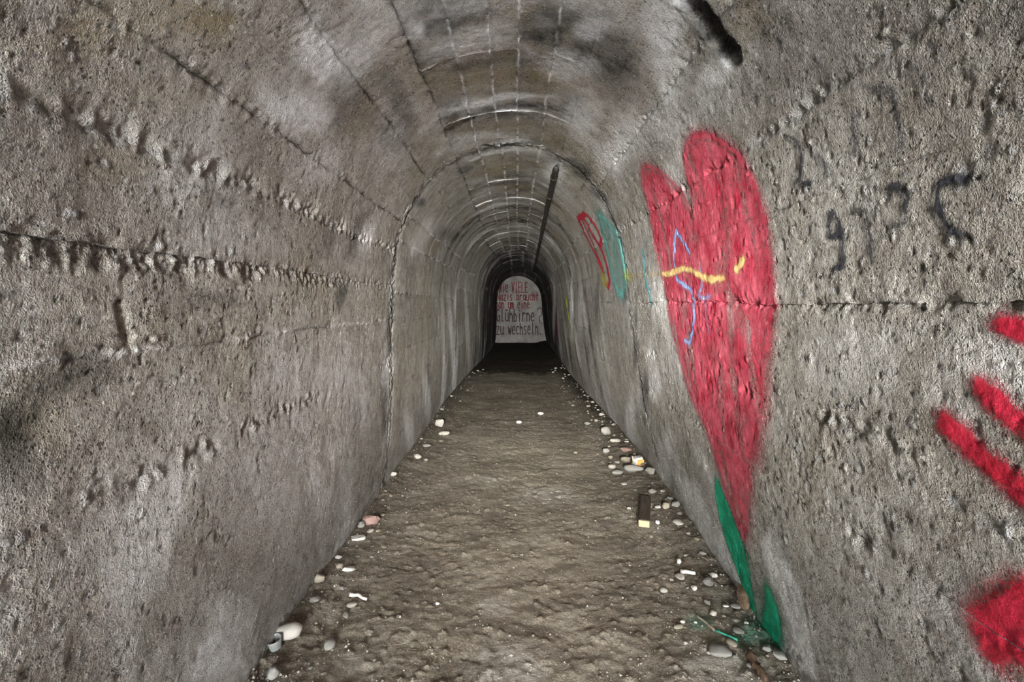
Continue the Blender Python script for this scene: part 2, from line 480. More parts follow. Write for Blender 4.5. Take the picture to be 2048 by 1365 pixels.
class Fill(Line):
    """a filled outline on the wall with a soft rim"""
    def eval(s, d, u):
        inside = np.zeros(d.shape, bool)
        p = s.p
        for a, b in zip(p, np.roll(p, -1, 0)):
            c = ((a[1] > u) != (b[1] > u)) & (d < (b[0] - a[0]) * (u - a[1]) / (b[1] - a[1] + 1e-12) + a[0])
            inside ^= c
        q = s.p; s.p = np.vstack([q, q[:1]]); dd = s.dist(d, u); s.p = q
        sd = np.where(inside, dd, -dd)
        return s.k * sstep(-s.soft, s.soft, sd + s.w)

SOOT_RING = Line([(215, 745), (150, 745), (95, 765), (50, 800), (15, 850), (-10, 920), (20, 960), (60, 950)], .030, .05, .75)
JOINT_R = Line([(1118, 322), (1165, 350), (1205, 400), (1235, 460), (1248, 520), (1255, 600), (1268, 690), (1288, 800), (1308, 890)], .028, .09, 1.0)
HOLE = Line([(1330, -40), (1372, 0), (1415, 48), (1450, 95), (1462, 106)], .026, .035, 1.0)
SPALL = Line([(968, 291), (990, 296), (1015, 292), (1033, 288)], .012, .02, 1.0)
SCAR = Line([(240, 612), (246, 640), (252, 665), (256, 690)], .010, .012, 1.0)
CRACK = Line([(248, 560), (246, 600), (256, 650), (260, 705)], .004, .006, 1.0)

# ------------------------------------------------------------------ shutter boards: seams (by ray ratio z/|x|), sections (pours) and cross joints
# seam styles: fin (pale ridge), crack, crumble, ledge (broken step), faint
def S(*a): return a
POURS = [
  dict(d0=ENTRY, d1=2.84, seams=[S('L', -.76, 'faint'), S('L', -.47, 'pitted'), S('L', -.125, 'fin2'), S('L', .144, 'ledge'), S('L', .42, 'crumble'), S('L', .72, 'crack'),
        S('L', 1.02, 'faint'), S('L', 1.42, 'crack'), S('L', 2.46, 'crack'), S('L', 4.17, 'fin'), S('L', 9.9, 'fin'), S('R', 90., 'fin'), S('R', 6.5, 'fin'),
        S('R', 3.3, 'faint'), S('R', 1.40, 'crumble'), S('R', .67, 'crumble'), S('R', .355, 'faint'), S('R', 0.0, 'ledge'), S('R', -.37, 'pitted'), S('R', -.655, 'pitted')],
       crown=[-3.0, -1.2, .4, 1.75, 2.30], side=[-2.4, -.6]),
  dict(d0=2.84, d1=5.65, seams=[S('L', -.72, 'faint'), S('L', -.42, 'faint'), S('L', -.17, 'faint'), S('L', .075, 'ledge'), S('L', .30, 'faint'), S('L', .54, 'fin2'), S('L', .82, 'fin2'), S('L', 1.45, 'faint'),
        S('L', 2.4, 'crack'), S('L', 4.3, 'fin'), S('L', 12., 'fin'), S('R', 60., 'fin'), S('R', 6.5, 'fin'), S('R', 3.1, 'fin'), S('R', 1.75, 'faint'), S('R', 1.05, 'fin2'), S('R', .70, 'fin2'), S('R', .34, 'faint'),
        S('R', .02, 'faint'), S('R', -.36, 'faint'), S('R', -.66, 'faint')], crown=[3.58, 4.2, 4.83], side=[4.25]),
  dict(d0=5.65, d1=8.4, seams=[S('L', -.75, 'faint'), S('L', -.40, 'faint'), S('L', -.06, 'faint'), S('L', .25, 'fin2'), S('L', .62, 'fin2'), S('L', 1.1, 'faint'), S('L', 2.0, 'crack'), S('L', 3.6, 'fin'), S('L', 9., 'fin'),
        S('R', 30., 'fin'), S('R', 5.5, 'fin'), S('R', 2.8, 'fin'), S('R', 1.5, 'faint'), S('R', .85, 'fin2'), S('R', .42, 'fin2'), S('R', .05, 'faint'), S('R', -.35, 'faint'), S('R', -.68, 'faint')], crown=[6.2, 6.9, 7.7], side=[7.0]),
  dict(d0=8.4, d1=11.0, seams=[S('L', -.6, 'faint'), S('L', -.1, 'faint'), S('L', .4, 'fin2'), S('L', 1.1, 'faint'), S('L', 2.4, 'crack'), S('L', 6., 'fin'), S('R', 8., 'fin'), S('R', 2.6, 'fin'), S('R', 1.1, 'faint'),
        S('R', .5, 'fin2'), S('R', -.05, 'faint'), S('R', -.6, 'faint')], crown=[9.2, 9.9], side=[]),
  dict(d0=11.0, d1=END + .25, seams=[S('L', -.6, 'faint'), S('L', -.1, 'faint'), S('L', .5, 'fin2'), S('L', 1.6, 'faint'), S('L', 5., 'fin'), S('R', 5., 'fin'), S('R', 1.6, 'fin'), S('R', .5, 'fin2'), S('R', -.1, 'faint'), S('R', -.6, 'faint')],
       crown=[12.1], side=[]),
]
U_LC = ratio_u(1.02); U_RC = ratio_u(1.40, True)       # where side walls become the vault
U_CL = ratio_u(2.0); U_CR = ratio_u(3.0, True)         # the short crown boards
U_SPR_L = ratio_u(.144); U_SPR_R = ratio_u(0.0, True)

def d_steps(a, b):
    out = [a]
    while out[-1] < b - 1e-6:
        d = out[-1]
        if d < .50: h = .08 if d < .35 else .02
        elif d < 2.84: h = .0048 + .0010 * max(d - 1.0, 0)
        elif d < 5.65: h = .011 + .002 * (d - 2.84)
        elif d < 8.4: h = .030
        else: h = .06
        out.append(d + h)
    out = np.array(out); n = len(out)
    return a + (out - a) * (b - a) / (out[-1] - a)

def u_count(d0, d1, w):
    if d1 <= .45: h = .04
    elif d0 < 2.8: h = .0058
    elif d0 < 5.6: h = .012
    elif d0 < 8.3: h = .024
    else: h = .04
    return max(5, int(round(w / h)) + 1)

def edge(style, e, D, U, nz1, nz2, below):
    """relief and stains beside a seam; e = distance from it; below = the course lies under the seam"""
    z = np.zeros(D.shape); lime = z.copy(); dark = z.copy(); agg = z.copy()
    m = sstep(-.35, .35, nz1)
    if style == 'fin':
        mm = sstep(-.35, .45, pn(D * 9, U * 9, 47) + .5 * nz2)
        f = np.exp(-(e / .0035) ** 2) * mm
        z += .0045 * f - .003 * np.exp(-(e / .003) ** 2) * (1 - mm); lime += .95 * np.exp(-(e / .0042) ** 2) * mm; dark += .18 * np.exp(-(e / .004) ** 2) * (1 - mm) + .24 * np.exp(-((e - .012) / .008) ** 2) * m
    elif style == 'fin2':
        f = np.exp(-(e / .006) ** 2) * m
        z += .004 * f - .003 * np.exp(-(e / .004) ** 2) * (1 - m); lime += .5 * f; dark += .45 * np.exp(-(e / .005) ** 2) * (1 - m)
        agg += .6 * np.exp(-(e / .012) ** 2) * m
    elif style == 'crack':
        w = .0045 * (1 + .6 * nz2)
        f = np.exp(-(e / w) ** 2)
        z -= .009 * f * (.15 + .85 * m); dark += .68 * np.exp(-(e / .006) ** 2) * (.4 + .6 * m); agg += .5 * np.exp(-(e / .02) ** 2)
        z += .003 * nz2 * np.exp(-(e / .015) ** 2)
    elif style == 'crumble':
        kr = .55 if float(U.mean()) > UL / 2 else 1.0
        w = (.018 + .020 * m if not below else .010) * kr
        f = np.exp(-(e / w) ** 2)
        z -= .008 * f * (.4 + .6 * m); agg += 1.2 * f * (.3 + .7 * m); lime += .28 * f * m; dark += .35 * np.exp(-(e / .008) ** 2) * (1 - .5 * m)
        z += .007 * nz2 * f * kr
    elif style == 'pitted':
        w = .022 if m is not None else .02
        f = np.exp(-(e / w) ** 2) * sstep(-.1, .5, nz1)
        z += .006 * nz2 * f - .003 * f; agg += .9 * f; dark += .35 * np.exp(-(e / .006) ** 2) * sstep(0, .6, nz1)
    elif style == 'ledge':
        right = float(U.mean()) > UL / 2
        if below:
            m2 = sstep(-.30, .30, pn(D * 4.2, U * 0 + (9.5 if right else 2.5), 73) + .5 * pn(D * 15, U * 15, 75))
            amp = (.30 * m2 + .05) if right else (.35 + .65 * m2) * (1 - .55 * sstep(1.5, 2.6, D))
            wl = (.030 if right else .058) * (.30 + .70 * amp) + .012 * nz2
            f = 1 - sstep(wl * .45, wl, e)
            rib = fbm(D * 46 + 6 * U, U * 20, 71, 4, .72)
            z -= .016 * f * np.clip(1 - e / .07, 0, 1) * (.2 + .8 * amp); z += (.006 + .012 * amp) * rib * f
            lime += .20 * f * sstep(-.1, .4, rib) * amp; agg += .9 * f; dark += .38 * f * sstep(.0, .40, -rib) * (.3 + .7 * amp)
        else:
            f = np.exp(-(e / (.010 + .016 * np.clip(nz2, 0, 1))) ** 2) * sstep(-.1, .5, pn(D * 11, U * 3, 79))
            z -= .009 * f; dark += .25 * np.exp(-(e / .005) ** 2) * m; agg += .6 * np.exp(-(e / .03) ** 2) * m
    else:
        f = np.exp(-(e / .004) ** 2) * sstep(.0, .6, nz1)
        z -= .004 * f; dark += .40 * f; agg += .5 * np.exp(-(e / .018) ** 2) * sstep(.1, .6, nz1)
    return z, lime, dark, agg

def lining(D, U, u0, u1, s0, s1, prnd, pour, crown, d0, d1):
    """displacement towards the room and the stains and painted shade of one shutter-board panel"""
    far = sstep(2.6, 5.0, D)
    n_lo = fbm(D * 2.1, U * 2.1, 3, 3); n_md = fbm(D * 9, U * 9, 11, 3); n_hi = fbm(D * 38, U * 38, 23, 3)
    n_s = pn(D * 6.5, U * 6.5, 41); n_e = pn(D * 34, U * 34, 43)
    z = .0045 * n_lo + .0026 * n_md + .0012 * n_hi + prnd[0] * (.0032 if crown else .0016)
    z += (prnd[1] - .5) * .004 * ((U - u0) / (u1 - u0) - .5)
    rough = sstep(-.15, .45, n_lo + .35 * (prnd[2] - .5))
    z += .0010 * rough * pn(D * 95, U * 95, 61)
    lime = np.zeros(D.shape); dark = lime.copy(); ochre = lime.copy(); agg = lime.copy()
    for style, e, below in ((s0, U - u0, None), (s1, u1 - U, None)):
        if style is None: continue
        lower_side = (style is s1 and e is not None)
        # on the left the course under a seam ends at u1; on the right it starts at u0
        b = (e is not None) and ((U.mean() < UL / 2) == (abs(float(e[0, -1])) < 1e-6))
        a1, a2, a3, a4 = edge(style, e, D, U, n_s, n_e, b)
        z = z + a1; lime = lime + a2; dark = dark + a3; agg = agg + a4
    # cross joints
    for dj, ef in ((d0, D - d0), (d1, d1 - D)):
        at_pour = abs(dj - pour['d0']) < 1e-6 or abs(dj - pour['d1']) < 1e-6
        if dj < .4: continue
        if at_pour:
            w = .008 + .004 * n_s
            jn = sstep(-.45, .35, pn(U * 7 + 3, D * 2, 95) + .4 * n_e)
            z = z - .014 * np.exp(-(ef / w) ** 2) * (.3 + .7 * jn)
            dark = dark + .95 * np.exp(-(ef / (.010 + .012 * jn)) ** 2) * (.35 + .65 * jn)
            if dj < 3:
                band = np.exp(-(ef / (.075 if dj == d1 else .025)) ** 2) * (1 - .5 * sstep(UL * .5, UL * .6, U))
                z = z + .008 * band * n_e - .004 * band; agg = agg + .9 * band; dark = dark + .30 * band * sstep(-.3, .5, n_s + n_e * .5)
            else:
                dark = dark + .45 * np.exp(-((ef - .12) / .10) ** 2) * sstep(-.4, .4, n_md + .4 * n_s)
            jl = sstep(-.35, .45, pn(U * 2.2 + 3, D * .7, 97) + .35 * n_md)
            lime = lime + .95 * np.exp(-((ef - .07) / .050) ** 2) * jl * (.30 if dj < 3 else 1.0)
        elif crown:
            f = np.exp(-(ef / .006) ** 2) * sstep(-.5, .2, n_s)
            z = z + .004 * f; lime = lime + .80 * f + .40 * np.exp(-(ef / .05) ** 2) * sstep(-.1, .5, n_md + n_s * .5)
            dark = dark + .55 * np.exp(-((ef - .07) / .06) ** 2) * sstep(-.3, .3, -n_md)
        else:
            f = np.exp(-(ef / .005) ** 2)
            z = z - .005 * f; dark = dark + .45 * f * sstep(-.3, .3, n_s)
    # aggregate stones showing in the face
    w1, id1 = worley(D * 30, U * 30, 7)
    w2, id2 = worley(D * 62, U * 62, 19)
    side_r = sstep(UL * .55, UL * .7, U)
    dens = .10 + .32 * np.clip(agg, 0, 1) + .13 * side_r + .10 * sstep(0, .6, n_lo)
    near = 1 - sstep(2.9, 5.5, D)
    on1 = (id1 < dens * .62) * near; on2 = (id2 < dens * 1.1) * near
    r1 = .20 + .16 * _hash(np.floor(id1 * 9999), np.floor(id1 * 77), 3)
    st1 = on1 * (1 - sstep(r1 * .75, r1, w1)); st2 = on2 * (1 - sstep(.22, .32, w2))
    rim1 = on1 * np.exp(-((w1 - r1) / .07) ** 2); rim2 = on2 * np.exp(-((w2 - .33) / .08) ** 2)
    proud = np.where(id1 * 37 % 1 < .42, 1., -.9)
    z = z + st1 * .0024 * proud - rim1 * .0018 + st2 * .0014 - rim2 * .0010
    pits = (id2 > 1 - .030 - .05 * rough) * near
    pt = pits * (1 - sstep(.16, .34, w2))
    z = z - .0040 * pt; dark = dark + .50 * pt + .22 * rim1
    z = z + np.clip(agg, 0, 1.2) * (.0040 * pn(D * 52, U * 52, 83) + .003 * n_e) * near
    stone = np.clip(st1 + st2 * .8, 0, 1)
    tone = np.where(st1 > st2, (id1 * 53) % 1, (id2 * 29) % 1)
    # drips and bands further in: lime and damp run down the wall
    k1 = fbm(D * 2.3 + .16 * n_md, U * .55, 131, 3); k2 = fbm(D * 3.6 + 7 + .14 * n_md, U * .6, 137, 3)
    crownness = np.exp(-((U - UL * .5) / .55) ** 2)
    k3 = fbm(D * 7.0 + .22 * n_md + .25 * n_lo, U * 1.1 + 5, 139, 3)
    patch = sstep(-.25, .35, fbm(D * 1.1 + 2, U * 1.3 + 8, 143, 2))
    lime = lime + far * .40 * sstep(.16, .5, k3) * patch + far * .95 * sstep(.12, .42, k1 + .12 * n_md) * (.35 + .65 * patch) * (.6 + .4 * sstep(-.3, .3, n_md))
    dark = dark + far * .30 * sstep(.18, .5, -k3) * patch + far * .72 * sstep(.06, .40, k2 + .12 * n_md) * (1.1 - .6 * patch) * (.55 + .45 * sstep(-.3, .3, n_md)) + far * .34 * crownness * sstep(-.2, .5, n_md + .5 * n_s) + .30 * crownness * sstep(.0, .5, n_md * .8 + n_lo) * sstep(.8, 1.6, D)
    dark = dark + 1.25 * sstep(7.2, 10.6, D + .3 * n_md) * (1 - .55 * np.clip(lime, 0, 1)); lime = lime * (1 - .75 * sstep(8.5, 11, D))  # damp staining plus the far end's gloom put into the colour
    ochre = ochre + far * .42 * sstep(-.1, .5, fbm(D * 1.6, U * 1.4, 151, 3)) + crownness * (.35 + .5 * prnd[2]) * sstep(1.2, 1.9, D) * sstep(-.4, .3, n_lo + n_md * .5)
    ochre = ochre + .30 * sstep(.10, .6, n_lo) * (1 - far)
    lime = lime + .55 * sstep(.15, .6, fbm(D * 2.4 + 9, U * 2.0, 171, 4)) * (1 - far)
    dark = dark + .30 * sstep(.25, .8, fbm(D * 2.7 + 5, U * 2.2, 181, 4)) * (1 - far)
    # splash zone at the foot of the walls
    foot = np.exp(-((np.minimum(U, UL - U) - .12) / .10) ** 2)
    lime = lime + foot * .30 * sstep(-.2, .5, n_md) * (D > .6)
    z = z + foot * .002 * n_e
    wob = n_md * .8 + n_hi * .35
    D, U = warp(D, U)
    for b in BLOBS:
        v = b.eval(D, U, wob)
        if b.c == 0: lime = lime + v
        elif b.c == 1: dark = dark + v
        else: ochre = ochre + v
    if u1 > UL * .5 and d1 > 2.4 and d0 < 3.3:
        v = JOINT_R.eval(D + .03 * n_md, U); dark = dark + .80 * v * sstep(-.35, .35, n_md + .6 * n_e)
    if d0 < 2.9 and d1 > .5:
        if u0 < UL * .4:
            v = SOOT_RING.eval(D + .02 * n_md, U + .02 * n_s); dark = dark + v * .8; ochre = ochre + v * .3
            v = SCAR.eval(D, U); z = z - .006 * v + .004 * v * n_e; ochre = ochre + .4 * v
            v = CRACK.eval(D, U); z = z - .0015 * v
        if u1 > UL * .5:
            v = HOLE.eval(D + .006 * n_e, U + .008 * n_e); z = z - .085 * v; dark = dark + 1.2 * sstep(.1, .6, v)  # hollow blackened: its shade put into the colour, besides soot
            v = np.clip(HOLE.eval(D, U + .03) + HOLE.eval(D, U - .03) - HOLE.eval(D, U), 0, 1); lime = lime + .20 * v
        v = SPALL.eval(D + .004 * n_e, U + .006 * n_e); z = z - .028 * v; dark = dark + .9 * v
    elif d0 < 3.2:
        v = SPALL.eval(D + .004 * n_e, U + .006 * n_e); z = z - .028 * v; dark = dark + .9 * v
    return z, np.clip(lime, 0, 1), np.clip(dark, 0, 1), np.clip(ochre, 0, 1), stone, tone

# ------------------------------------------------------------------ structure: the two walls and the vault
BACK = .14
def shell(name, ua, ub, label):
    ds = np.linspace(ENTRY, END + .3, 60); us = np.linspace(ua, ub, 40)
    D, U = np.meshgrid(ds, us, indexing='ij')
    x, y, z = surf(D, U, -BACK)
    me = raw_mesh(name, np.stack([x.ravel(), y.ravel(), z.ravel()], 1), grid_faces(60, 40))
    colour_attr(me, 'stain', np.zeros((len(me.vertices), 3))); colour_attr(me, 'stone', np.zeros((len(me.vertices), 3)) + .5)
    return link(name, me, M['concrete'], None, kind='structure', label=label)

wall_left = shell('wall_left', 0, U_LC, 'rough board-marked concrete left tunnel wall with a broken ledge')
ceiling = shell('ceiling', U_LC, U_RC, 'stained concrete barrel vault with short board marks and lime streaks')
wall_right = shell('wall_right', U_RC, UL, 'rough pebbly concrete right tunnel wall carrying sprayed graffiti')

rng = np.random.default_rng(8)
GRIDS = []                      # kept for the paint that lies on the wall
def panel(pour, u0, u1, s0, s1, d0, d1, crown):
    prnd = rng.random(4); prnd[0] = prnd[0] * 2 - 1
    ds = d_steps(d0, d1); us = np.linspace(u0, u1, u_count(d0, d1, u1 - u0))
    D, U = np.meshgrid(ds, us, indexing='ij')
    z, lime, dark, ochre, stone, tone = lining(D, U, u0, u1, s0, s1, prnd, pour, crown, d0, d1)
    De, Ue = warp(D, U)
    x, y, zz = surf(De, Ue, z)
    nd, nu = D.shape
    co = np.stack([x.ravel(), y.ravel(), zz.ravel()], 1)
    # skirt: the panel's edges go back into the concrete
    ring = np.concatenate([np.arange(nu), np.arange(1, nd) * nu + nu - 1, (nd - 1) * nu + np.arange(nu - 2, -1, -1), np.arange(nd - 2, 0, -1) * nu])
    rd, ru = De.ravel()[ring], Ue.ravel()[ring]
    bx, by, bz = surf(rd, ru, -.125)
    back = np.vstack([co[ring], np.stack([bx, by, bz], 1)])      # own copy of the rim: the face keeps its shading up to the edge
    n0 = len(co); nr = len(ring)
    k = np.arange(nr); k2 = (k + 1) % nr
    sk = np.stack([n0 + k, n0 + k2, n0 + nr + k2, n0 + nr + k], 1)
    ring = np.concatenate([ring, ring])
    faces = np.vstack([grid_faces(nd, nu), sk])
    me = raw_mesh('concrete_panel', np.vstack([co, back]), faces)
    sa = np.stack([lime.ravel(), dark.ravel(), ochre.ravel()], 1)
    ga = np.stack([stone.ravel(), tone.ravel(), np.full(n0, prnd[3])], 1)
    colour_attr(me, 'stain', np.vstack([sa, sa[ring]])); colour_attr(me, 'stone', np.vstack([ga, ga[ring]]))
    uc = (u0 + u1) / 2
    par = wall_left if uc < U_LC else ceiling if uc < U_RC else wall_right
    link('concrete_panel', me, M['concrete'], par)
    if d1 > .5 and uc > UL * .5: GRIDS.append((De, Ue, z))

for pour in POURS:
    cuts = sorted([(ratio_u(r, side == 'R'), st) for side, r, st in pour['seams']])
    us = [(0.0, None)] + cuts + [(UL, None)]
    for (u0, s0), (u1, s1) in zip(us[:-1], us[1:]):
        uc = (u0 + u1) / 2
        crown = U_CL < uc < U_CR
        inner = list(pour['crown'] if crown else pour['side'])
        if not crown and pour['d0'] == ENTRY and False: pass
        if crown and pour['d0'] > 0: inner = [min(max(d + rng.uniform(-.02, .02), pour['d0'] + .2), pour['d1'] - .2) for d in inner]
        if not crown and pour['d0'] > 0: inner = [d + rng.uniform(-.5, .5) for d in inner]
        dd = [pour['d0']] + sorted(inner) + [pour['d1']]
        for d0, d1 in zip(dd[:-1], dd[1:]):
            panel(pour, u0, u1, s0, s1, d0, d1, crown)

# end wall, limewashed, closing the tunnel
xs = np.linspace(-1.1, 1.2, 70); zs = np.linspace(-.1, 2.2, 70)
X, Z = np.meshgrid(xs, zs, indexing='ij')
Yw = END + .012 * fbm(X * 3, Z * 3, 201, 3)
link('wall_back', raw_mesh('wall_back', np.stack([X.ravel(), Yw.ravel(), Z.ravel()], 1), grid_faces(70, 70)), M['endwall'], None, kind='structure',
     label='limewashed end wall with handwritten German lettering')
wall_back = bpy.data.objects['wall_back']

# ------------------------------------------------------------------ floor
def floor_z(x, y):
    x = np.asarray(x, float); y = np.asarray(y, float)
    z = .018 * fbm(x * 1.7, y * 1.4, 301, 3) + .008 * fbm(x * 7, y * 9, 307, 3)
    z = z + .0042 * fbm(x * 28, y * 30, 311, 3)
    edge_l = np.exp(-((x + .80 - .10 * sstep(3.5, 9, y)) / .13) ** 2); edge_r = np.exp(-((x - .86 + .06 * sstep(3, 8, y)) / .17) ** 2)
    z = z + (.020 + .015 * sstep(2, 4, y)) * edge_l + (.022 + .035 * sstep(1.8, 3.5, y)) * edge_r
    z = z + (edge_l + edge_r) * .008 * fbm(x * 16, y * 16, 317, 3)
    w, i = worley(x * 26, y * 26, 331)
    z = z + .007 * (i < .22) * (1 - sstep(.1, .34, w)) - .006 * (i > .93) * (1 - sstep(.1, .4, w))
    return z - .008

ys = [ENTRY]
while ys[-1] < END + .1:
    y = ys[-1]
    ys.append(y + (.06 if y < 1.1 else .0062 + .0022 * max(y - 1.6, 0) if y < 5 else .03 if y < 9 else .07))
ys = np.array(ys); xs = np.linspace(-.93, 1.02, 250)
Yf, Xf = np.meshgrid(ys, xs, indexing='ij')
Zf = floor_z(Xf, Yf)
pale = np.zeros(Xf.shape); damp = pale.copy(); grn = pale.copy()
nn = fbm(Xf * 6, Yf * 6, 341, 3)
for px, py, rx, ry, kk in ((1010, 1330, .16, .10, .7), (985, 1215, .10, .07, .5), (1090, 985, .20, .12, .6), (960, 960, .25, .15, .25), (1430, 1330, .16, .10, .5), (700, 1330, .15, .06, .25), (1130, 1000, .15, .1, .3)):
    fx, fy = floor_at(px, py)
    pale += kk * (1 - sstep(.3, 1.2, np.hypot((Xf - fx) / rx, (Yf - fy) / ry) + nn * .4))
damp += sstep(7.3, 8.1, Yf + .5 * nn) + .52 * sstep(2.9, 5.2, Yf + .8 * nn)  # wet mud far in; the mid floor just gets darker with depth
damp += .30 * (1 - sstep(.0, .22, np.abs(Xf + .80 - .08 * sstep(3.5, 9, Yf)) + .05 * nn)) + .5 * (1 - sstep(.02, .30, np.abs(Xf - .88 + .06 * sstep(3, 8, Yf)) + .06 * nn))  # darker strips along the foot of both walls
for px, py, r in ((1540, 1275, .10), (1480, 1280, .05), (1400, 1245, .05)):
    fx, fy = floor_at(px, py)
    grn += .7 * (1 - sstep(.2, 1.2, np.hypot(Xf - fx, Yf - fy) / r + nn * .5))
fme = raw_mesh('floor', np.stack([Xf.ravel(), Yf.ravel(), Zf.ravel()], 1), grid_faces(len(ys), 250)[:, ::-1])
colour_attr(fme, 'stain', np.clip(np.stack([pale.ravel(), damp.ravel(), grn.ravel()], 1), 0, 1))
link('floor', fme, M['floor'], None, kind='structure', label='trodden brown earth floor strewn with grit, running down the tunnel')

def fz(x, y): return float(floor_z(np.array([x]), np.array([y]))[0])
# ------------------------------------------------------------------ graffiti: paint lying on the concrete, parts of the wall
LAYER = [0]
def graffiti(name, label, material, shapes, thin=0.0, parent=None):
    """thin coats of paint over the panels, following their relief"""
    V, Fc, A = [], [], []; n = 0
    LAYER[0] += 1
    allp = np.vstack([q.p for q in shapes]); pad = .22
    lo = allp.min(0) - pad; hi = allp.max(0) + pad
    for D, U, z in GRIDS:
        if D.max() < lo[0] or D.min() > hi[0] or U.max() < lo[1] or U.min() > hi[1]: continue
        r = np.where((D[:, 0] >= lo[0] - .03) & (D[:, 0] <= hi[0] + .03))[0]
        if len(r) < 2: continue
        D, U, zz = D[r[0]:r[-1] + 1], U[r[0]:r[-1] + 1], z[r[0]:r[-1] + 1]
        wd = .006 * pn(D * 40, U * 40, 601); wu = .006 * pn(D * 40, U * 40, 603)
        m = np.zeros(D.shape)
        for iq, q in enumerate(shapes):
            mq = q.eval(D + wd, U + wu)
            if thin and iq == 0:
                streak = fbm(D * 13, U * 2.6, 611, 4); cloud = fbm(D * 5, U * 5, 613, 3)
                mq = mq * (1 - thin * sstep(.05, .5, streak) - thin * .6 * sstep(.1, .5, cloud))
            m = np.maximum(m, mq)
        if False:
            streak = fbm(D * 13, U * 2.6, 611, 4); cloud = fbm(D * 5, U * 5, 613, 3)
            m = m * (1 - thin * sstep(.05, .5, streak) * .8 - thin * .5 * sstep(.1, .5, cloud))
        if m.max() < .04: continue
        f = grid_faces(*D.shape)
        keep = m.ravel()[f].max(1) > .05
        f = f[keep]
        if not len(f): continue
        used, inv = np.unique(f, return_inverse=True)
        x, y, w = surf(D.ravel()[used], U.ravel()[used], zz.ravel()[used] + .0006 + .00025 * LAYER[0])
        V.append(np.stack([x, y, w], 1)); A.append(m.ravel()[used]); Fc.append(inv.reshape(f.shape) + n); n += len(used)
    if not V: return None
    me = raw_mesh(name, np.vstack(V), np.vstack(Fc))
    a = np.concatenate(A)
    colour_attr(me, 'spray', np.stack([a, a, a], 1))
    return link(name, me, material, parent or wall_right, label=label)

HEART = [(1383,428),(1370,395),(1350,370),(1325,345),(1302,332),(1288,334),(1284,350),(1287,375),(1295,402),(1302,440),(1310,490),(1320,532),(1330,580),(1339,640),(1355,700),(1370,755),(1386,802),(1405,840),(1420,880),(1432,920),(1446,965),(1456,1002),(1470,1042),(1482,1072),(1491,1095),
         (1499,1050),(1504,1000),(1509,930),(1520,880),(1529,800),(1533,700),(1540,600),(1533,500),(1525,430),(1515,390),(1498,350),(1475,310),(1445,285),(1415,271),(1391,272),(1376,290),(1372,320),(1378,350),(1386,388)]
graffiti('heart_graffiti', 'tall red spray-painted heart, streaky and pointed at the bottom', M['red'],
         [Fill(HEART, .006, .045, .80), Line(HEART[6:22], .014, .06, .86), Line(HEART[30:], .018, .06, .92), Line(HEART[:7], .012, .05, .88)], thin=.40)
graffiti('stem_graffiti', 'green spray-painted stem and leaf under the red heart', M['green'],
         [Fill([(1430,952),(1441,975),(1456,1010),(1476,1060),(1489,1100),(1497,1140),(1506,1190),(1513,1230),(1517,1258),(1505,1238),(1490,1192),(1475,1142),(1455,1090),(1440,1040),(1433,1000)], .004, .016, 1.0),
          Fill([(1531,1160),(1549,1190),(1561,1230),(1568,1280),(1561,1306),(1540,1288),(1518,1252),(1528,1208)], .004, .034, .85),
          Line([(1490, 1085), (1497, 1110), (1500, 1150)], .006, .012, .8)])
graffiti('squiggle_graffiti', 'pale blue zigzag line sprayed across the heart', M['blue'],
         [Line([(1379,507),(1363,475),(1353,463),(1349,490),(1347,520),(1353,558),(1367,570),(1381,578),(1388,605),(1389,636),(1386,664),(1379,687),(1370,682)], .010, .012, .9),
          Line([(1402,539),(1406,570),(1398,592),(1410,597),(1421,593)], .008, .012, .7), Line([(1410,597),(1413,620),(1418,664)], .006, .010, .5)])
graffiti('yellow_wave_graffiti', 'yellow wavy stroke sprayed across the middle of the heart', M['yellow'],
         [Line([(1326,549),(1343,547),(1367,537),(1382,541),(1402,551),(1421,560),(1447,556)], .012, .016, .95), Line([(1486,520),(1474,540)], .014, .018, .95), Line([(1258,553),(1300,549),(1326,548)], .010, .02, .35)])
graffiti('cyan_stroke_graffiti', 'short cyan stroke sprayed left of the heart', M['cyan'], [Line([(1287,505),(1288,530),(1292,560),(1298,580),(1302,610)], .016, .02, .8), Line([(1296,475),(1297,505)], .008, .02, .5)])
graffiti('teal_scribble_graffiti', 'teal filled loop sprayed beside the wall joint', M['teal'],
         [Line([(1200,430),(1206,462),(1215,500),(1223,535),(1229,560),(1237,585),(1246,588),(1249,558),(1246,520),(1240,490),(1231,468),(1215,445),(1202,430)], .045, .09, .72),
          Line([(1206,440),(1222,475),(1232,515),(1238,550)], .09, .16, .55)])
graffiti('red_loop_graffiti', 'thin red looping lines sprayed beside the teal loop', M['red2'],
         [Line([(1157,438),(1171,427),(1189,447),(1204,479),(1201,494),(1186,470),(1171,440),(1160,432)], .022, .025, .9),
          Line([(1157,438),(1171,468),(1186,497),(1198,523),(1207,545),(1210,561),(1218,576),(1221,561),(1215,535),(1201,494)], .022, .025, .9),
          Line([(1165,440),(1178,468),(1195,510),(1208,545)], .018, .025, .8)])
graffiti('pink_patch_graffiti', 'faint crimson patch sprayed deep in the tunnel', M['red2'], [Line([(1112,640),(1114,665)], .15, .25, .55)])
graffiti('lemon_marks_graffiti', 'small lemon yellow marks sprayed deep in the tunnel', M['lemon'],
         [Line([(1133,604),(1135,610)], .07, .06, .9), Line([(1137,628),(1139,640)], .07, .07, .9), Line([(1142,662),(1144,680)], .05, .06, .6), Line([(1204,556),(1213,564)], .05, .08, .5), Line([(1250,552),(1262,556)], .03, .05, .45)])
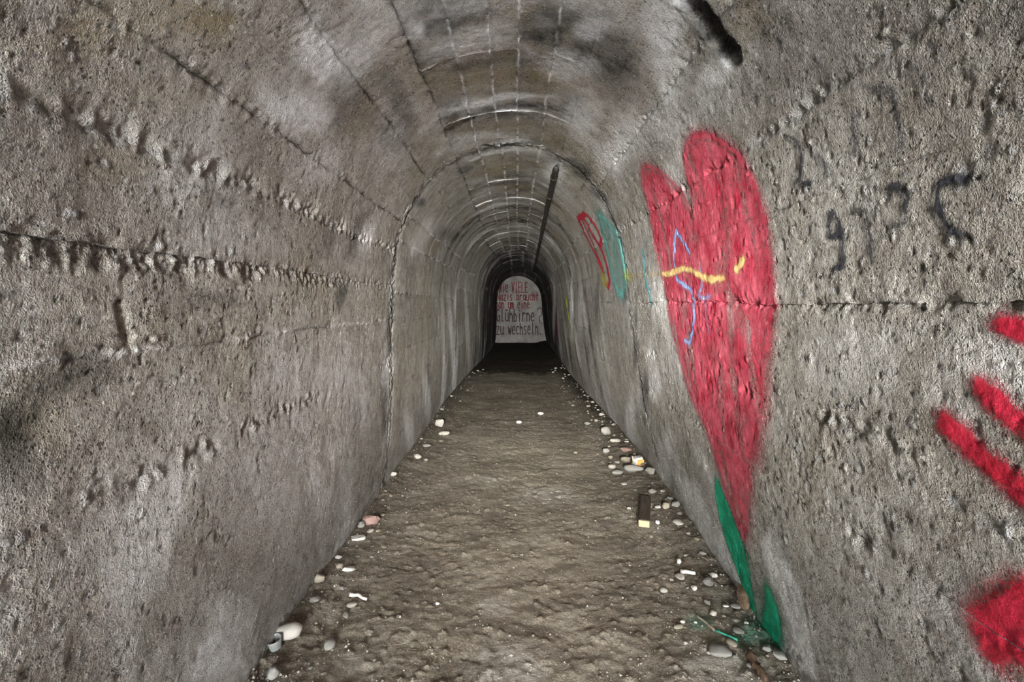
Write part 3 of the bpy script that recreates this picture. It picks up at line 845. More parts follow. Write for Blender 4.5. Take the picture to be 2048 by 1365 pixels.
graffiti('digit_graffiti', 'black sprayed digit nine on the pebbly wall', M['black'],
         [Line([(1681,436),(1671,427),(1665,428),(1661,448),(1665,472),(1672,474),(1680,466),(1681,436),(1688,483),(1690,522),(1689,533),(1676,537)], .0058, .010, .98)])
graffiti('digit_graffiti', 'black sprayed digit seven beside the nine', M['black'],
         [Line([(1706,430),(1723,421),(1735,425),(1741,468),(1745,507),(1747,528)], .0052, .011, .85)])
graffiti('digit_graffiti', 'black sprayed curved digit left of the letter C', M['black'],
         [Line([(1784,375),(1807,373),(1821,390),(1817,425)], .0062, .011, .92), Line([(1788,450),(1802,450),(1815,446)], .005, .010, .75)])
graffiti('letter_graffiti', 'black sprayed angular letter C', M['black'],
         [Line([(1934,358),(1905,359),(1881,364),(1879,386),(1887,421),(1895,452),(1912,464),(1941,471)], .0066, .011, .98)])
graffiti('digit_graffiti', 'thin black hooked digit right of the heart top', M['black'],
         [Line([(1577,273),(1597,281),(1607,308),(1605,335),(1601,362),(1616,368),(1628,364)], .0062, .011, .92)])
graffiti('tally_graffiti', 'faded black upright strokes above the sprayed digits', M['black'],
         [Line([(1644,308),(1652,325),(1663,350)], .006, .014, .72), Line([(1708,225),(1710,257),(1714,290),(1718,312)], .006, .014, .72), Line([(1753,171),(1788,172),(1794,205),(1797,234),(1807,273),(1812,302)], .006, .014, .74),
          Line([(1842,132),(1852,168)], .0055, .013, .70), Line([(1858,207),(1868,203)], .007, .010, .55)])
graffiti('red_stroke_graffiti', 'short thick red stroke, topmost at the right edge', M['red2'], [Line([(2012,650),(2035,657),(2075,668)], .016, .026, 1.0)])
graffiti('red_stroke_graffiti', 'thick red slanting stroke, middle one at the right edge', M['red2'], [Line([(1972,775),(2000,800),(2030,828),(2080,868)], .018, .030, 1.0)])
graffiti('red_stroke_graffiti', 'longest thick red slanting stroke at the right edge', M['red2'], [Line([(1905,848),(1940,885),(1975,918),(2020,957),(2090,1015)], .022, .036, 1.0)])
graffiti('red_blot_graffiti', 'blurred red blot low at the right edge', M['red2'], [Line([(1985,1262),(2030,1230),(2080,1210)], .034, .06, 1.0), Line([(1990,1300),(2060,1290)], .03, .05, .9), Line([(2040,1200),(2090,1180)], .02, .03, .9)])
graffiti('overspray_graffiti', 'thin faded red overspray along the right rim of the heart', M['red'], [Line([(1525,420),(1540,520),(1545,610),(1538,720),(1535,830),(1520,920)], .035, .06, .30)])

# handwriting on the end wall, brushed stroke by stroke
GLY = {
 'W': [[(0,1),(.25,0),(.5,.7),(.75,0),(1,1)]], 'i': [[(.5,0),(.5,.62)], [(.5,.86),(.5,.92)]], 'e': [[(.1,.35),(.85,.4),(.8,.65),(.45,.72),(.1,.5),(.12,.15),(.45,0),(.9,.1)]],
 'V': [[(0,1),(.45,0),(.95,1)]], 'I': [[(.5,0),(.5,1)]], 'E': [[(.9,1),(.15,1),(.1,0),(.9,0)], [(.12,.5),(.75,.5)]], 'L': [[(.15,1),(.12,0),(.85,0)]],
 'N': [[(.05,0),(.05,1),(.9,0),(.9,1)]], 'a': [[(.85,.65),(.3,.68),(.1,.3),(.35,0),(.8,.15),(.85,.65),(.9,0)]], 'z': [[(.1,.7),(.85,.7),(.15,0),(.9,0)]], 's': [[(.85,.68),(.3,.7),(.15,.45),(.75,.3),(.7,.02),(.1,.03)]],
 'b': [[(.12,1),(.12,0),(.7,.02),(.85,.35),(.6,.6),(.15,.5)]], 'r': [[(.15,0),(.15,.68)], [(.15,.45),(.5,.7),(.85,.62)]], 'u': [[(.1,.68),(.12,.1),(.5,0),(.85,.15)], [(.85,.68),(.88,0)]], 'c': [[(.85,.62),(.4,.7),(.1,.35),(.4,0),(.88,.08)]],
 'h': [[(.12,1),(.12,0)], [(.12,.45),(.5,.68),(.82,.5),(.85,0)]], 't': [[(.45,1),(.45,0)], [(.1,.66),(.95,.66)]], 'm': [[(.05,0),(.05,.66),(.3,.68),(.45,.5),(.48,0)], [(.48,.5),(.7,.68),(.9,.5),(.93,0)]],
 'n': [[(.12,0),(.12,.68)], [(.12,.48),(.5,.68),(.82,.5),(.85,0)]], 'G': [[(.9,.9),(.3,1),(.08,.5),(.3,0),(.88,.02),(.88,.45),(.5,.45)]], 'l': [[(.4,1),(.4,.05),(.7,0)]],
 'ü': [[(.1,.68),(.12,.1),(.5,0),(.85,.15)], [(.85,.68),(.88,0)], [(.28,.88),(.28,.95)], [(.68,.88),(.68,.95)]], 'w': [[(.02,.68),(.25,0),(.48,.5),(.7,0),(.95,.68)]], '?': [[(.1,.85),(.35,1),(.9,.95),(.85,.6),(.45,.45),(.5,.18),(.9,.05)]], '.': [[(.4,.0),(.5,.06)]],
}
def handwriting(label, text, x0, x1, ytop, ybase, m, w=.0115, seed=0):
    r = random.Random(seed)
    P = lambda px, py: ((px - VX) * END / F, HC - (py - VY) * END / F)
    bm = bmesh.new()
    n = len(text); cw = (x1 - x0) / n
    for i, ch in enumerate(text):
        if ch == ' ': continue
        oy = r.uniform(-.6, .6); sx = cw * r.uniform(.74, .86)
        for st in GLY[ch]:
            pts = [P(x0 + i * cw + a * sx + r.uniform(-.25, .25), ybase + oy + (ytop - ybase) * b) for a, b in st]
            for (ax, az), (bx, bz) in zip(pts[:-1], pts[1:]):
                L = math.hypot(bx - ax, bz - az) + 1e-9
                tx, tz = (bx - ax) / L * w, (bz - az) / L * w
                q = [(ax - tx - tz, az - tz + tx), (bx + tx - tz, bz + tz + tx), (bx + tx + tz, bz + tz - tx), (ax - tx + tz, az - tz - tx)]
                f = [bm.verts.new((x, END - .020, z)) for x, z in q]; g = [bm.verts.new((x, END + .012, z)) for x, z in q]
                bm.faces.new(f[::-1])
                for k in range(4): bm.faces.new((f[k], f[(k + 1) % 4], g[(k + 1) % 4], g[k]))
    return bm_obj('handwritten_line', bm, m, wall_back, label=label)
handwriting('dark red handwritten words Wie viele', 'Wie VIELE', 998, 1056, 565, 585, M['txt_red'], seed=1)
handwriting('dark red handwritten words Nazis braucht', 'Nazis braucht', 994, 1078, 585, 601, M['txt_red'], seed=2)
handwriting('dark red handwritten words man um eine', 'man um eine', 991, 1060, 600, 617, M['txt_red'], seed=3)
handwriting('large black handwritten word Glühbirne', 'Glühbirne', 993, 1070, 619, 643, M['txt_dark'], .0125, seed=4)
handwriting('tall thin handwritten question mark', '?', 1073, 1088, 616, 650, M['txt_dark'], .010, seed=5)
handwriting('black handwritten words zu wechseln', 'zu wechseln.', 993, 1086, 646, 669, M['txt_dark'], .0115, seed=6)

# ------------------------------------------------------------------ loose things
def tag(o, label, cat, group=None):
    o['label'] = label; o['category'] = cat
    if group: o['group'] = group
    return o

def stone_mesh(name, seed, sub=2, angular=.0, lump=.22):
    r = np.random.default_rng(seed)
    bm = bmesh.new(); bmesh.ops.create_icosphere(bm, subdivisions=sub, radius=1.0)
    cuts = [(Vector(r.normal(size=3)).normalized(), r.uniform(.55, .85)) for _ in range(int(4 + 8 * angular))]
    off = r.uniform(0, 50, 3)
    from mathutils import noise
    for v in bm.verts:
        p = v.co.copy()
        f = 1 + lump * noise.noise(p * 1.3 + Vector(off)) + .10 * noise.noise(p * 3.1 + Vector(off))
        p = p * f
        for n, c in cuts:
            e = p.dot(n) - c
            if e > 0: p -= n * e * (.35 + .6 * angular)
        v.co = p
    lo = min(v.co.z for v in bm.verts)
    xs = max(abs(v.co.x) for v in bm.verts); ys = max(abs(v.co.y) for v in bm.verts); hi = max(v.co.z for v in bm.verts)
    for v in bm.verts: v.co = Vector((v.co.x / xs, v.co.y / ys, (v.co.z - lo) / (hi - lo)))      # base at z = 0, unit size
    me = bpy.data.meshes.new(name); bm.to_mesh(me); bm.free()
    for p in me.polygons: p.use_smooth = angular < .5
    return me

def floor_low(x, y, r):
    a = np.linspace(0, 2 * math.pi, 9)[:-1]
    px = np.concatenate([[x], x + r * np.cos(a) * .7]); py = np.concatenate([[y], y + r * np.sin(a) * .7])
    return float(np.mean(floor_z(px, py)))

PLACED = []
def put_stone(name, label, px, py, wpx, hpx, m, rot=0, deep=None, seed=0, angular=.15, sub=3, group=None, cat='stone'):
    """px, py: foot of the stone nearest the camera"""
    x, d = floor_at(px, py)
    w = wpx * d / F
    view = math.atan2(HC, d)
    dep = deep if deep is not None else w * .75
    h = max((hpx * d / F - dep * math.sin(view)) / max(math.cos(view), .3), w * .35)
    d += dep / 2
    x = (px - VX) * d / F
    me = stone_mesh(name, seed + int(px) * 7 + int(py), sub, angular)
    o = link(name, me, m)
    o.scale = (w / 2, dep / 2, h)
    o.rotation_euler = (0, 0, math.radians(rot))
    o.location = (x, d, floor_low(x, d, w / 2) - .10 * h)
    PLACED.append((x, d, max(w, dep) / 2))
    return tag(o, label, cat, group)

put_stone('stone', 'large smooth pale oval stone at the foot of the left wall', 578, 1290, 60, 46, M['stone_pale'], 22, .062, 1)
put_stone('stone', 'grey rounded stone at the bottom edge by the left wall', 547, 1364, 27, 34, M['stone_grey'], 10, .04, 2)
put_stone('stone', 'round tan stone touching the left wall', 637, 1177, 29, 26, M['stone_tan'], 0, .045, 3)
put_stone('stone_shard', 'jagged pale stone shard on the earth right of the round tan stone', 699, 1148, 28, 16, M['stone_white'], 25, .03, 4, .8, cat='stone')
put_stone('stone', 'small white flat stone by the left wall above the round tan stone', 677, 1124, 15, 9, M['stone_white'], 0, .02, 5)
put_stone('stone', 'pale yellowish pebble under the bone-like stick', 704, 1216, 21, 15, M['stone_pale'], 15, .03, 6)
put_stone('brick_piece', 'pinkish broken brick piece by the left wall', 742, 1056, 38, 27, M['brick'], 20, .06, 7, .9, cat='brick')
put_stone('stone', 'squarish grey-green stone before the pink brick piece', 723, 1064, 16, 18, M['stone_grey'], 30, .03, 8, .6)
put_stone('stone', 'pale thin stone leaning beside the pink brick piece', 741, 1068, 14, 9, M['stone_pale'], 40, .02, 9, .6)
put_stone('stone', 'white round pebble at the foot of the left wall past the first joint', 787, 961, 15, 12, M['stone_white'], 0, None, 10)
put_stone('stone', 'pale pebble second beyond the first joint by the left wall', 836, 923, 14, 13, M['stone_pale'], 0, None, 11)
put_stone('stone', 'flat pale stone in the dark by the left wall, mid tunnel', 853, 897, 19, 9, M['stone_grey'], 20, None, 12)
put_stone('stone', 'pale blocky rock by the left wall, mid tunnel', 880, 855, 21, 19, M['stone_pale'], 0, None, 13, .6)
put_stone('stone', 'long flat pale stone in front of the blocky rock', 889, 871, 24, 8, M['stone_pale'], 10, .04, 14)
put_stone('stone', 'lone white pebble, nearer one on the middle of the floor', 1038, 845, 12, 8, M['stone_white'], 0, None, 15)
put_stone('stone', 'lone white pebble, farther one on the middle of the floor', 1081, 828, 13, 8, M['stone_white'], 0, None, 16)
put_stone('stone', 'tan pebble on the floor toward the right debris', 1151, 907, 9, 6, M['stone_tan'], 0, None, 17)
put_stone('stone', 'round pale cobble, farthest large stone by the right wall', 1212, 878, 21, 21, M['stone_grey'], 0, None, 18)
put_stone('stone', 'pale tan stone just before the round pale cobble', 1230, 896, 22, 12, M['stone_pale'], -15, None, 19)
put_stone('stone', 'small round grey stone left of the right debris heap', 1212, 909, 14, 14, M['stone_grey'], 0, None, 20)
put_stone('stone', 'yellowish small stone under the round grey stone', 1221, 920, 11, 9, M['stone_tan'], 0, None, 21)
put_stone('stone', 'egg-shaped pale stone at the debris heap', 1224, 940, 17, 13, M['stone_pale'], 0, None, 22)
put_stone('stone', 'mauve grey egg-shaped stone before the debris heap', 1236, 952, 24, 15, M['stone_grey'], 0, None, 23)
put_stone('brick_piece', 'dark reddish brick piece in the right debris heap', 1252, 917, 24, 15, M['brick'], -20, .06, 24, .8, cat='brick')
put_stone('stone', 'large tan rock behind the thin stick in the debris heap', 1252, 935, 22, 18, M['stone_tan'], 0, .06, 25, .5)
put_stone('stone', 'long flat grey stone in front of the orange carton', 1267, 953, 42, 11, M['stone_grey'], 0, .05, 26, .4)
put_stone('stone', 'angular pale grey rock touching the right wall by the carton', 1301, 963, 21, 19, M['stone_grey'], 0, .05, 27, .7)
put_stone('stone', 'tan rounded stone right of the wood block', 1331, 1031, 16, 17, M['stone_tan'], 0, None, 28)
put_stone('stone', 'small white stone between wood block and tan stone', 1316, 1028, 14, 8, M['stone_white'], 0, None, 29)
put_stone('stone', 'pinkish grey stone at the right wall level with the wood block', 1352, 1029, 18, 16, M['stone_grey'], 0, None, 30, .5)
put_stone('stone', 'pale pebble left of the wood block', 1258, 1024, 9, 8, M['stone_pale'], 0, None, 31)
put_stone('stone', 'whitish flat pebble above the wood block', 1248, 973, 14, 7, M['stone_pale'], 0, None, 32)
put_stone('stone', 'white upright pebble by the dark twig', 1358, 1132, 10, 15, M['stone_white'], 25, .02, 33)
put_stone('stone', 'white cubic pebble below the pale stub', 1388, 1185, 14, 13, M['stone_white'], 15, .022, 34, .5)
put_stone('stone', 'tiny pale pebble left of the pale stub', 1343, 1161, 9, 8, M['stone_pale'], 0, None, 35)
put_stone('stone', 'crumbly pale stone near the right wall beside the thin twig', 1429, 1165, 17, 13, M['stone_pale'], 0, None, 36, .7)
put_stone('stone', 'large grey wedge stone under the green twig', 1440, 1318, 46, 30, M['stone_grey'], -30, .05, 37, .4)
put_stone('stone', 'white oval pebble left of the leaning wood shard', 1451, 1222, 12, 7, M['stone_white'], 0, None, 38)
put_stone('stone', 'smooth grey flat stone beside the leaning wood shard', 1472, 1227, 21, 12, M['stone_grey'], 0, None, 39)
put_stone('stone', 'white pebble left of the green twig', 1365, 1246, 10, 9, M['stone_white'], 0, None, 40)
put_stone('stone', 'small white pebble touching the green twig', 1391, 1247, 7, 6, M['stone_white'], 0, None, 41)
put_stone('stone', 'greenish-white pebble before the leaning wood shard', 1493, 1260, 10, 8, M['stone_white'], 0, None, 42)
put_stone('stone', 'pale pebble left of the large grey wedge stone', 1371, 1288, 9, 9, M['stone_pale'], 0, None, 43)
put_stone('stone', 'flat pointed grey stone beneath the green leaf', 1535, 1313, 26, 12, M['stone_grey'], 0, .025, 44, .6)
put_stone('stone', 'flat rectangular grey stone at the right wall beneath the green leaf', 1561, 1337, 24, 30, M['stone_grey'], 20, .05, 45, .6)
put_stone('stone', 'white pebble sunk in the floor left of centre, nearest to the camera', 875, 1209, 9, 8, M['stone_white'], 0, None, 46)

# small rubble along the two walls, one stone at a time
VAR = [(stone_mesh('rubble', 900 + i, 2, a), w) for i, (a, w) in enumerate(((.1, 'rounded'), (.2, 'oval'), (.5, 'blunt'), (.7, 'angular'), (.9, 'jagged'), (.3, 'smooth')))]
rr = random.Random(5)
MATS = [('stone_grey', 'grey'), ('stone_tan', 'tan'), ('stone_pale', 'pale'), ('stone_dark', 'dark'), ('stone_grey', 'grey'), ('stone_tan', 'tan'), ('stone_tan', 'tan'), ('stone_grey', 'grey')]
VM = {}
def variant(i, key):
    if (i, key) not in VM:
        me = VAR[i][0].copy(); me.materials.clear(); me.materials.append(M[key]); VM[i, key] = me
    return VM[i, key]
MARKS = {-1: [(578, 1290, 'the large pale oval stone'), (637, 1177, 'the round tan stone'), (699, 1148, 'the jagged pale shard'), (677, 1124, 'the small white flat stone'), (742, 1056, 'the pinkish brick piece'), (714, 1086, 'the paper scrap'),
              (787, 961, 'the white round pebble'), (836, 923, 'the second pale pebble'), (853, 897, 'the flat stone in the dark'), (880, 855, 'the pale blocky rock'), (915, 805, 'the far left lime streak'), (945, 765, 'the damp edge on the left')],
         1: [(1440, 1318, 'the grey wedge stone'), (1393, 1234, 'the green tipped twig'), (1497, 1232, 'the leaning wood shard'), (1472, 1227, 'the smooth flat stone'), (1375, 1150, 'the pale stub'), (1388, 1185, 'the white cubic pebble'), (1429, 1165, 'the crumbly pale stone'),
             (1288, 1060, 'the wood block'), (1331, 1031, 'the tan rounded stone'), (1352, 1029, 'the pinkish grey stone'), (1316, 1054, 'the white bottle cap'), (1301, 963, 'the angular pale rock'), (1277, 945, 'the orange carton'), (1236, 952, 'the mauve egg-shaped stone'),
             (1252, 917, 'the reddish brick piece'), (1230, 896, 'the pale tan stone'), (1212, 878, 'the round pale cobble'), (1190, 832, 'the far right debris'), (1160, 790, 'the last right debris'), (1135, 750, 'the damp edge on the right')]}
SEEN = {}
def rubble(n, side, group, y0, y1, lo, hi, power, inset):
    made = 0
    marks = [(floor_at(px, py), w) for px, py, w in MARKS[side]]
    for _ in range(n * 8):
        if made >= n: break
        y = y0 + (y1 - y0) * rr.random() ** power
        X, _y, Z = surf(np.full(UT.shape, y), UT)
        base = float(np.interp(.06, Z[:400], X[:400])) if side < 0 else float(np.interp(.06, Z[-400:][::-1], X[-400:][::-1]))
        s = rr.uniform(lo, hi) * rr.choice((.6, .8, 1, 1, 1.3))
        x = base - side * (s * .8 + .012 + inset * rr.random() ** 1.8)
        if any((x - a) ** 2 + (y - b) ** 2 < (s + c) ** 2 for a, b, c in PLACED): continue
        key, colour = rr.choice(MATS); vi = rr.randrange(len(VAR))
        o = bpy.data.objects.new('pebble', variant(vi, key)); COL.objects.link(o)
        h = s * rr.uniform(.6, 1.2)
        o.scale = (s, s * rr.uniform(.6, 1.0), h)
        o.rotation_euler = (0, 0, rr.uniform(0, 6.28))
        o.location = (x, y, floor_low(x, y, s) - .12 * h)
        (mx, my), word = min(marks, key=lambda m: ((m[0][0] - x) * 1.5) ** 2 + (m[0][1] - y) ** 2)
        dx, dy = x - mx, y - my
        rel = ('right of' if dx > 0 else 'left of') if abs(dx) > abs(dy) * .6 else ('beyond' if dy > 0 else 'in front of')
        size = 'tiny' if s < .009 else 'small' if s < .016 else 'fist-sized' if s > .05 else 'larger'
        lab = f'{size} {colour} {VAR[vi][1]} stone fragment {rel} {word}'
        SEEN[lab] = SEEN.get(lab, 0) + 1
        if SEEN[lab] > 1: lab = f'another {lab}' if SEEN[lab] == 2 else f'one more {lab}'
        tag(o, lab, 'pebble', group)
        PLACED.append((x, y, s)); made += 1
rubble(52, -1, 'small debris along the left wall', 1.45, 8.0, .007, .020, 1.4, .16)
rubble(120, 1, 'small debris along the right wall', 1.45, 8.0, .007, .026, 1.3, .24)

# grit trodden into the floor: uncountable
def grit():
    r = np.random.default_rng(77)
    n = 4200
    y = 1.38 + 5.2 * r.random(n) ** 1.9
    x = r.uniform(-.78, .88, n)
    e = r.random(n) < .45
    x[e] = np.where(r.random(e.sum()) < .45, -.77 + .22 * r.random(e.sum()) ** 1.5, .86 - .34 * r.random(e.sum()) ** 1.4)
    s = .0016 + .0042 * r.random(n) ** 2.6
    z = floor_z(x, y)
    t = np.array([(1, 0, 0), (-1, 0, 0), (0, 1, 0), (0, -1, 0), (0, 0, 1), (0, 0, -1)], float)
    f = np.array([(0, 2, 4), (2, 1, 4), (1, 3, 4), (3, 0, 4), (2, 0, 5), (1, 2, 5), (3, 1, 5), (0, 3, 5)])
    V = t[None] * s[:, None, None] * r.uniform(.6, 1.3, (n, 6, 1))
    a = r.uniform(0, 6.28, n); c, q = np.cos(a)[:, None], np.sin(a)[:, None]
    V = np.stack([V[..., 0] * c - V[..., 1] * q, V[..., 0] * q + V[..., 1] * c, V[..., 2] * .8], -1)
    V += np.stack([x, y, z + s * .35], 1)[:, None]
    me = raw_mesh('grit', V.reshape(-1, 3), (f[None] + 6 * np.arange(n)[:, None, None]).reshape(-1, 3), smooth=False)
    o = link('grit', me, M['grit'], bpy.data.objects['floor'])
    o['kind'] = 'stuff'; o['label'] = 'fine pale grit scattered over the earth floor'
gmt, gn, gbs = mat('mixed_grit')
gk = N(gn)
gri = gk.new('ShaderNodeNewGeometry')
gk.link(gk.ramp(gri.outputs['Random Per Island'], [(0, (.14, .12, .095)), (.45, (.27, .24, .20)), (.85, (.38, .35, .30)), (1, (.60, .57, .52))]), gbs.inputs['Base Color'])
M['grit'] = gmt
grit()

# ---- sticks, wood, litter
def tube(bm, pts, rad, sides=8, jitter=0.0, seed=0):
    r = random.Random(seed)
    pts = [Vector(p) for p in pts]; rings = []
    for i, p in enumerate(pts):
        t = (pts[min(i + 1, len(pts) - 1)] - pts[max(i - 1, 0)]).normalized()
        a = t.cross(Vector((0, 0, 1)))
        if a.length < 1e-3: a = Vector((1, 0, 0))
        a.normalize(); b = t.cross(a)
        rr_ = rad[i] if isinstance(rad, (list, tuple)) else rad
        rings.append([bm.verts.new(p + (a * math.cos(q) + b * math.sin(q)) * rr_ * (1 + r.uniform(-jitter, jitter))) for q in [2 * math.pi * k / sides for k in range(sides)]])
    for A, B in zip(rings[:-1], rings[1:]):
        for k in range(sides): bm.faces.new((A[k], A[(k + 1) % sides], B[(k + 1) % sides], B[k]))
    bm.faces.new(rings[0][::-1]); bm.faces.new(rings[-1])

def on_floor(px, py, h=0.0):
    x, d = floor_at(px, py)
    return Vector((x, d, fz(x, d) + h))

def empty(name, loc, label, cat, group=None):
    o = bpy.data.objects.new(name, None); COL.objects.link(o); o.location = loc
    o.empty_display_size = .02
    return tag(o, label, cat, group)

def stick(name, label, pix, rad, m, h=None, seed=0, cat='twig', bend=.002):
    r = random.Random(seed)
    h = rad if h is None else h
    P = [on_floor(px, py, h) for px, py in pix]
    pts = []
    for a, b in zip(P[:-1], P[1:]):
        for k in range(5): pts.append(a.lerp(b, k / 5) + Vector((r.uniform(-bend, bend), r.uniform(-bend, bend), r.uniform(0, bend))))
    pts.append(P[-1])
    for p in pts: p.z = max(p.z, fz(p.x, p.y) + rad * .6)
    o0 = pts[0].copy()
    bm = bmesh.new()
    n = len(pts)
    tube(bm, [p - o0 for p in pts], [rad * (1 - .35 * i / n) for i in range(n)], 8, .15, seed)
    o = bm_obj(name, bm, m, smooth=True); o.location = o0
    return tag(o, label, cat)

# twig half covered with green overspray: two parts
g0 = on_floor(1393, 1234, .004)
gt = empty('twig', g0, 'thin twig with a green sprayed tip by the right wall', 'twig')
def twig_part(name, a, b, m, rad, seed):
    pts = [on_floor(*a, .005).lerp(on_floor(*b, .005), k / 6) for k in range(7)]
    r = random.Random(seed)
    for p in pts[1:-1]: p.x += r.uniform(-.0015, .0015)
    for p in pts: p.z = max(p.z, fz(p.x, p.y) + rad * .7)
    bm = bmesh.new(); tube(bm, [p - g0 for p in pts], rad, 8, .15, seed)
    return bm_obj(name, bm, m, gt, True)
twig_part('bare_shaft', (1393, 1234), (1431, 1264), M['twig'], .0036, 1)['label'] = 'bare pale brown shaft'
twig_part('sprayed_tip', (1430, 1263), (1475, 1287), M['twig_green'], .0042, 2)['label'] = 'bright green sprayed tip'

stick('twig', 'thin pale twig between the pale stub and the right wall', [(1394, 1150), (1420, 1174)], .0022, M['twig'], seed=3)
stick('twig', 'dark thin twig above the pale stub', [(1352, 1120), (1372, 1130), (1394, 1143)], .0025, M['bark'], seed=4)
stick('stub', 'thick pale broken stick stub with a greenish end', [(1361, 1147), (1391, 1153)], .0085, M['paper'], seed=5, cat='stick')
stick('twig', 'curved reddish twig left of the leaning wood shard', [(1444, 1205), (1455, 1213), (1461, 1221)], .002, M['bark'], seed=6)
stick('twig', 'fine twig lying close to the right wall above the heart stem', [(1402, 1122), (1417, 1131)], .0018, M['twig'], seed=8)
stick('bone_like_stick', 'pale bone-like broken stick on the left of the floor', [(700, 1192), (716, 1193), (734, 1199)], .0075, M['stone_white'], seed=7, cat='stick', bend=.003)
stick('branch', 'dark rotten branch at the bottom edge near the right wall', [(1498, 1322), (1512, 1345), (1530, 1372), (1545, 1400)], .014, M['bark'], seed=9, cat='branch', bend=.004)

# vertical thin stick in the debris heap
p0 = on_floor(1264, 944)
bm = bmesh.new(); tube(bm, [(0, 0, -.01), (.002, 0, .035), (.0, .004, .082)], [.0035, .003, .0028], 6, .1, 1)
tag(bm_obj('upright_stick', bm, M['bark'], smooth=True), 'thin dark stick standing upright in the right debris heap', 'stick').location = p0

# sawn wood block
bm = bmesh.new()
a = on_floor(1288, 1060); b = Vector((.712, 2.62, 0)); ax = Vector((b.x - a.x, b.y - a.y, 0)); Lw = ax.length
ang = math.atan2(ax.y, ax.x) - math.pi / 2
wb = empty('wood_block', (a.x, a.y, floor_low(a.x + .04, a.y + .15, .05) + .001), 'short dark sawn wood block with a pale cut end', 'wood')
wb.rotation_euler = (0, 0, ang)
bmesh.ops.create_cube(bm, size=1)
for v in bm.verts: v.co = Vector((v.co.x * .054, (v.co.y + .5) * (Lw - .002) + .002, (v.co.z + .5) * .034))
bmesh.ops.bevel(bm, geom=bm.edges[:], offset=.0025, segments=2, affect='EDGES')
bm_obj('block_body', bm, M['wood'], wb)
bm = bmesh.new(); bmesh.ops.create_cube(bm, size=1)
for v in bm.verts: v.co = Vector((v.co.x * .050, (v.co.y + .5) * .006 - .003, (v.co.z + .5) * .030 + .002))
bm_obj('sawn_end', bm, M['wood_pale'], wb)['label'] = 'pale freshly sawn end grain'

# split wood shard leaning at the right wall foot
bm = bmesh.new()
out = [(-.050, .0), (-.036, .016), (-.005, .021), (.030, .018), (.055, .008), (.066, 0), (.045, -.012), (.0, -.018), (-.035, -.012)]
top = [bm.verts.new((x, y, .006 + .004 * math.sin(x * 60))) for x, y in out]; bot = [bm.verts.new((x * .96, y * .9, -.006)) for x, y in out]
ridge = [bm.verts.new((x, .004 * math.sin(x * 40), .012)) for x in (-.03, .0, .03)]
bm.faces.new(bot[::-1])
for k in range(9): bm.faces.new((top[k], bot[k], bot[(k + 1) % 9], top[(k + 1) % 9]))
bm.verts.ensure_lookup_table()
c = bm.verts.new((.004, .002, .013))
for v in ridge: bm.verts.remove(v)
for k in range(9): bm.faces.new((top[k], top[(k + 1) % 9], c))
sh = tag(bm_obj('wood_shard', bm, M['bark']), 'brown split wood shard leaning against the right wall foot', 'wood')
q = on_floor(1497, 1232)
sh.location = q + Vector((-.002, .030, .032)); sh.rotation_euler = (math.radians(-38), math.radians(-16), math.radians(74))

# crumpled carton with orange print
def crumple(name, w, d, h, m, seed, parent=None, loc=(0, 0, 0)):
    bm = bmesh.new(); bmesh.ops.create_cube(bm, size=1)
    bmesh.ops.subdivide_edges(bm, edges=bm.edges[:], cuts=3, use_grid_fill=True)
    r = random.Random(seed)
    for v in bm.verts:
        v.co = Vector((v.co.x * w, v.co.y * d, (v.co.z + .5) * h))
        v.co += Vector((r.uniform(-1, 1) * w, r.uniform(-1, 1) * d, r.uniform(-.3, 1) * h)) * .10
    o = bm_obj(name, bm, m, parent); o.location = loc
    return o
q = on_floor(1277, 945)
ct = empty('crumpled_carton', q + Vector((0, .03, 0)), 'crumpled pale carton with orange print in the right debris heap', 'carton')
ct.rotation_euler = (0, 0, .25)
crumple('carton_body', .058, .045, .052, M['paper'], 3, ct)
crumple('orange_panel', .040, .006, .034, M['orange'], 4, ct, (.010, -.027, .004))['label'] = 'bright orange printed panel'
q = on_floor(714, 1086)
pp = tag(crumple('paper_scrap', .056, .030, .014, M['paper'], 11), 'crumpled pale paper scrap by the left wall below the pink brick', 'paper')
pp.location = q + Vector((0, .015, -.001)); pp.rotation_euler = (0, .0, .3)

# white bottle cap
q = on_floor(1316, 1054)
bm = bmesh.new()
prof = [(.0, .0115), (.0085, .0115), (.0095, .0105), (.0105, .0), (.0095, .0), (.0085, .0095), (.0, .0100)]
rings = []
for rad, z in prof:
    rings.append([bm.verts.new((rad * (1 + .03 * (k % 2)) * math.cos(2 * math.pi * k / 24), rad * (1 + .03 * (k % 2)) * math.sin(2 * math.pi * k / 24), z)) for k in range(24)] if rad else [bm.verts.new((0, 0, z))])
for A, B in zip(rings[:-1], rings[1:]):
    for k in range(24):
        a_, b_ = (A[k], A[(k + 1) % 24]) if len(A) > 1 else (A[0], None); c_, d_ = (B[k], B[(k + 1) % 24]) if len(B) > 1 else (B[0], None)
        bm.faces.new([v for v in (a_, b_, d_, c_) if v is not None])
cap = tag(bm_obj('bottle_cap', bm, M['plastic'], smooth=True), 'small bright white bottle cap in front of the tan stone', 'bottle cap')
cap.location = q + Vector((0, .008, .001)); cap.rotation_euler = (.12, .05, 0)

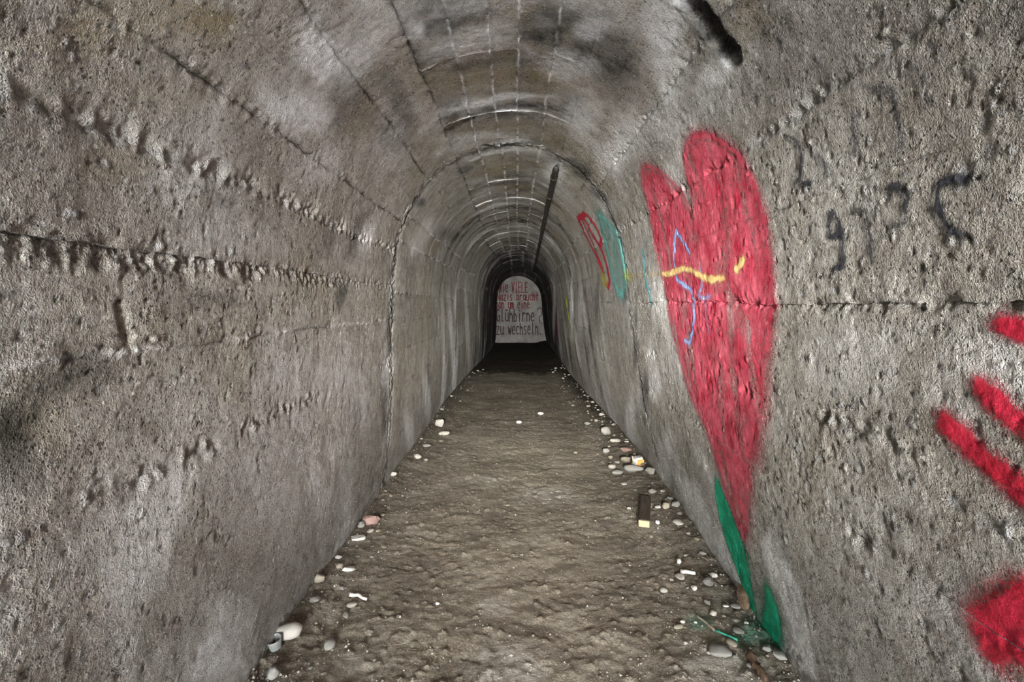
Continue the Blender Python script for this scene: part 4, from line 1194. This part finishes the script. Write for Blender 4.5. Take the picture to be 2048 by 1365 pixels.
# small glass candle holder lying against the big pale stone
def lathe(name, prof, m, parent=None, n=32):
    bm = bmesh.new(); R = []
    for rad, z in prof: R.append([bm.verts.new((rad * math.cos(2 * math.pi * k / n), rad * math.sin(2 * math.pi * k / n), z)) for k in range(n)])
    for A, B in zip(R[:-1], R[1:]):
        for k in range(n): bm.faces.new((A[k], A[(k + 1) % n], B[(k + 1) % n], B[k]))
    bm.faces.new(R[0][::-1]); bm.faces.new(R[-1])
    return bm_obj(name, bm, m, parent, True)
q = on_floor(543, 1308)
gh = tag(lathe('glass_holder', [(.016, 0), (.019, .003), (.0205, .03), (.0215, .036), (.0190, .036), (.0180, .030), (.0165, .006), (.010, .005)], M['glass']),
         'small clear glass candle holder beside the large pale stone', 'glass')
gh.location = q + Vector((.004, .022, -.001)); gh.rotation_euler = (math.radians(10), math.radians(-6), 0)
# little metal ring
q = on_floor(673, 1201)
bm = bmesh.new()
for k in range(20):
    pass
pts = [(.011 * math.cos(2 * math.pi * k / 20), .011 * math.sin(2 * math.pi * k / 20), .002) for k in range(20)]
sec = []
for k in range(20):
    a_ = 2 * math.pi * k / 20
    sec.append([bm.verts.new(((.011 + .0022 * math.cos(t)) * math.cos(a_), (.011 + .0022 * math.cos(t)) * math.sin(a_), .0022 + .0022 * math.sin(t))) for t in [2 * math.pi * j / 8 for j in range(8)]])
for k in range(20):
    A, B = sec[k], sec[(k + 1) % 20]
    for j in range(8): bm.faces.new((A[j], A[(j + 1) % 8], B[(j + 1) % 8], B[j]))
tag(bm_obj('metal_ring', bm, M['iron'], smooth=True), 'tiny dark metal ring on the floor left of the bone-like stick', 'ring').location = q + Vector((0, 0, .001))

# iron conduit hung along the vault, with clips
PIPE = [(1117, 326), (1110, 358), (1100, 400), (1087, 460), (1079, 497), (1074, 520), (1069, 541)]
pts = []
for px, py in PIPE:
    d, u = wall_at(px, py); x, y, z = surf(d, u, .026); pts.append(Vector((float(x), float(y), float(z))))
fine = []
for a, b in zip(pts[:-1], pts[1:]):
    for k in range(6): fine.append(a.lerp(b, k / 6))
fine.append(pts[-1])
cd = empty('conduit', pts[0], 'dark rusty iron pipe hanging along the vault right of the crown', 'pipe')
bm = bmesh.new(); tube(bm, [p - pts[0] for p in fine], [.011 if i < 1 else .021 for i in range(len(fine))], 10, .05, 5)
bm_obj('pipe', bm, M['iron'], cd, True)
for i in (4, 10, 15, 20, 26, 31):
    p = fine[i] - pts[0]
    bm = bmesh.new()
    tube(bm, [p + Vector((0, -.012, 0)), p + Vector((0, .012, 0))], .0255, 12)
    tube(bm, [p + Vector((.0, 0, .012)), p + Vector((.008, 0, .045))], .006, 6)
    bm_obj('pipe_clip', bm, M['iron'], cd, True)

# two bent iron stubs sticking out of the broken crown joint
for px in (990, 1003):
    d, u = wall_at(px, 291); x, y, z = surf(d, u, -.03)
    bm = bmesh.new(); tube(bm, [(0, 0, .0), (0, -.004, -.035), (.0, -.012, -.055), (.006, -.022, -.060)], .0042, 8, .1, px)
    bm_obj('iron_stub', bm, M['iron'], ceiling, True, label='rusty iron stub at the broken crown joint').location = (float(x), float(y) - .035, float(z))
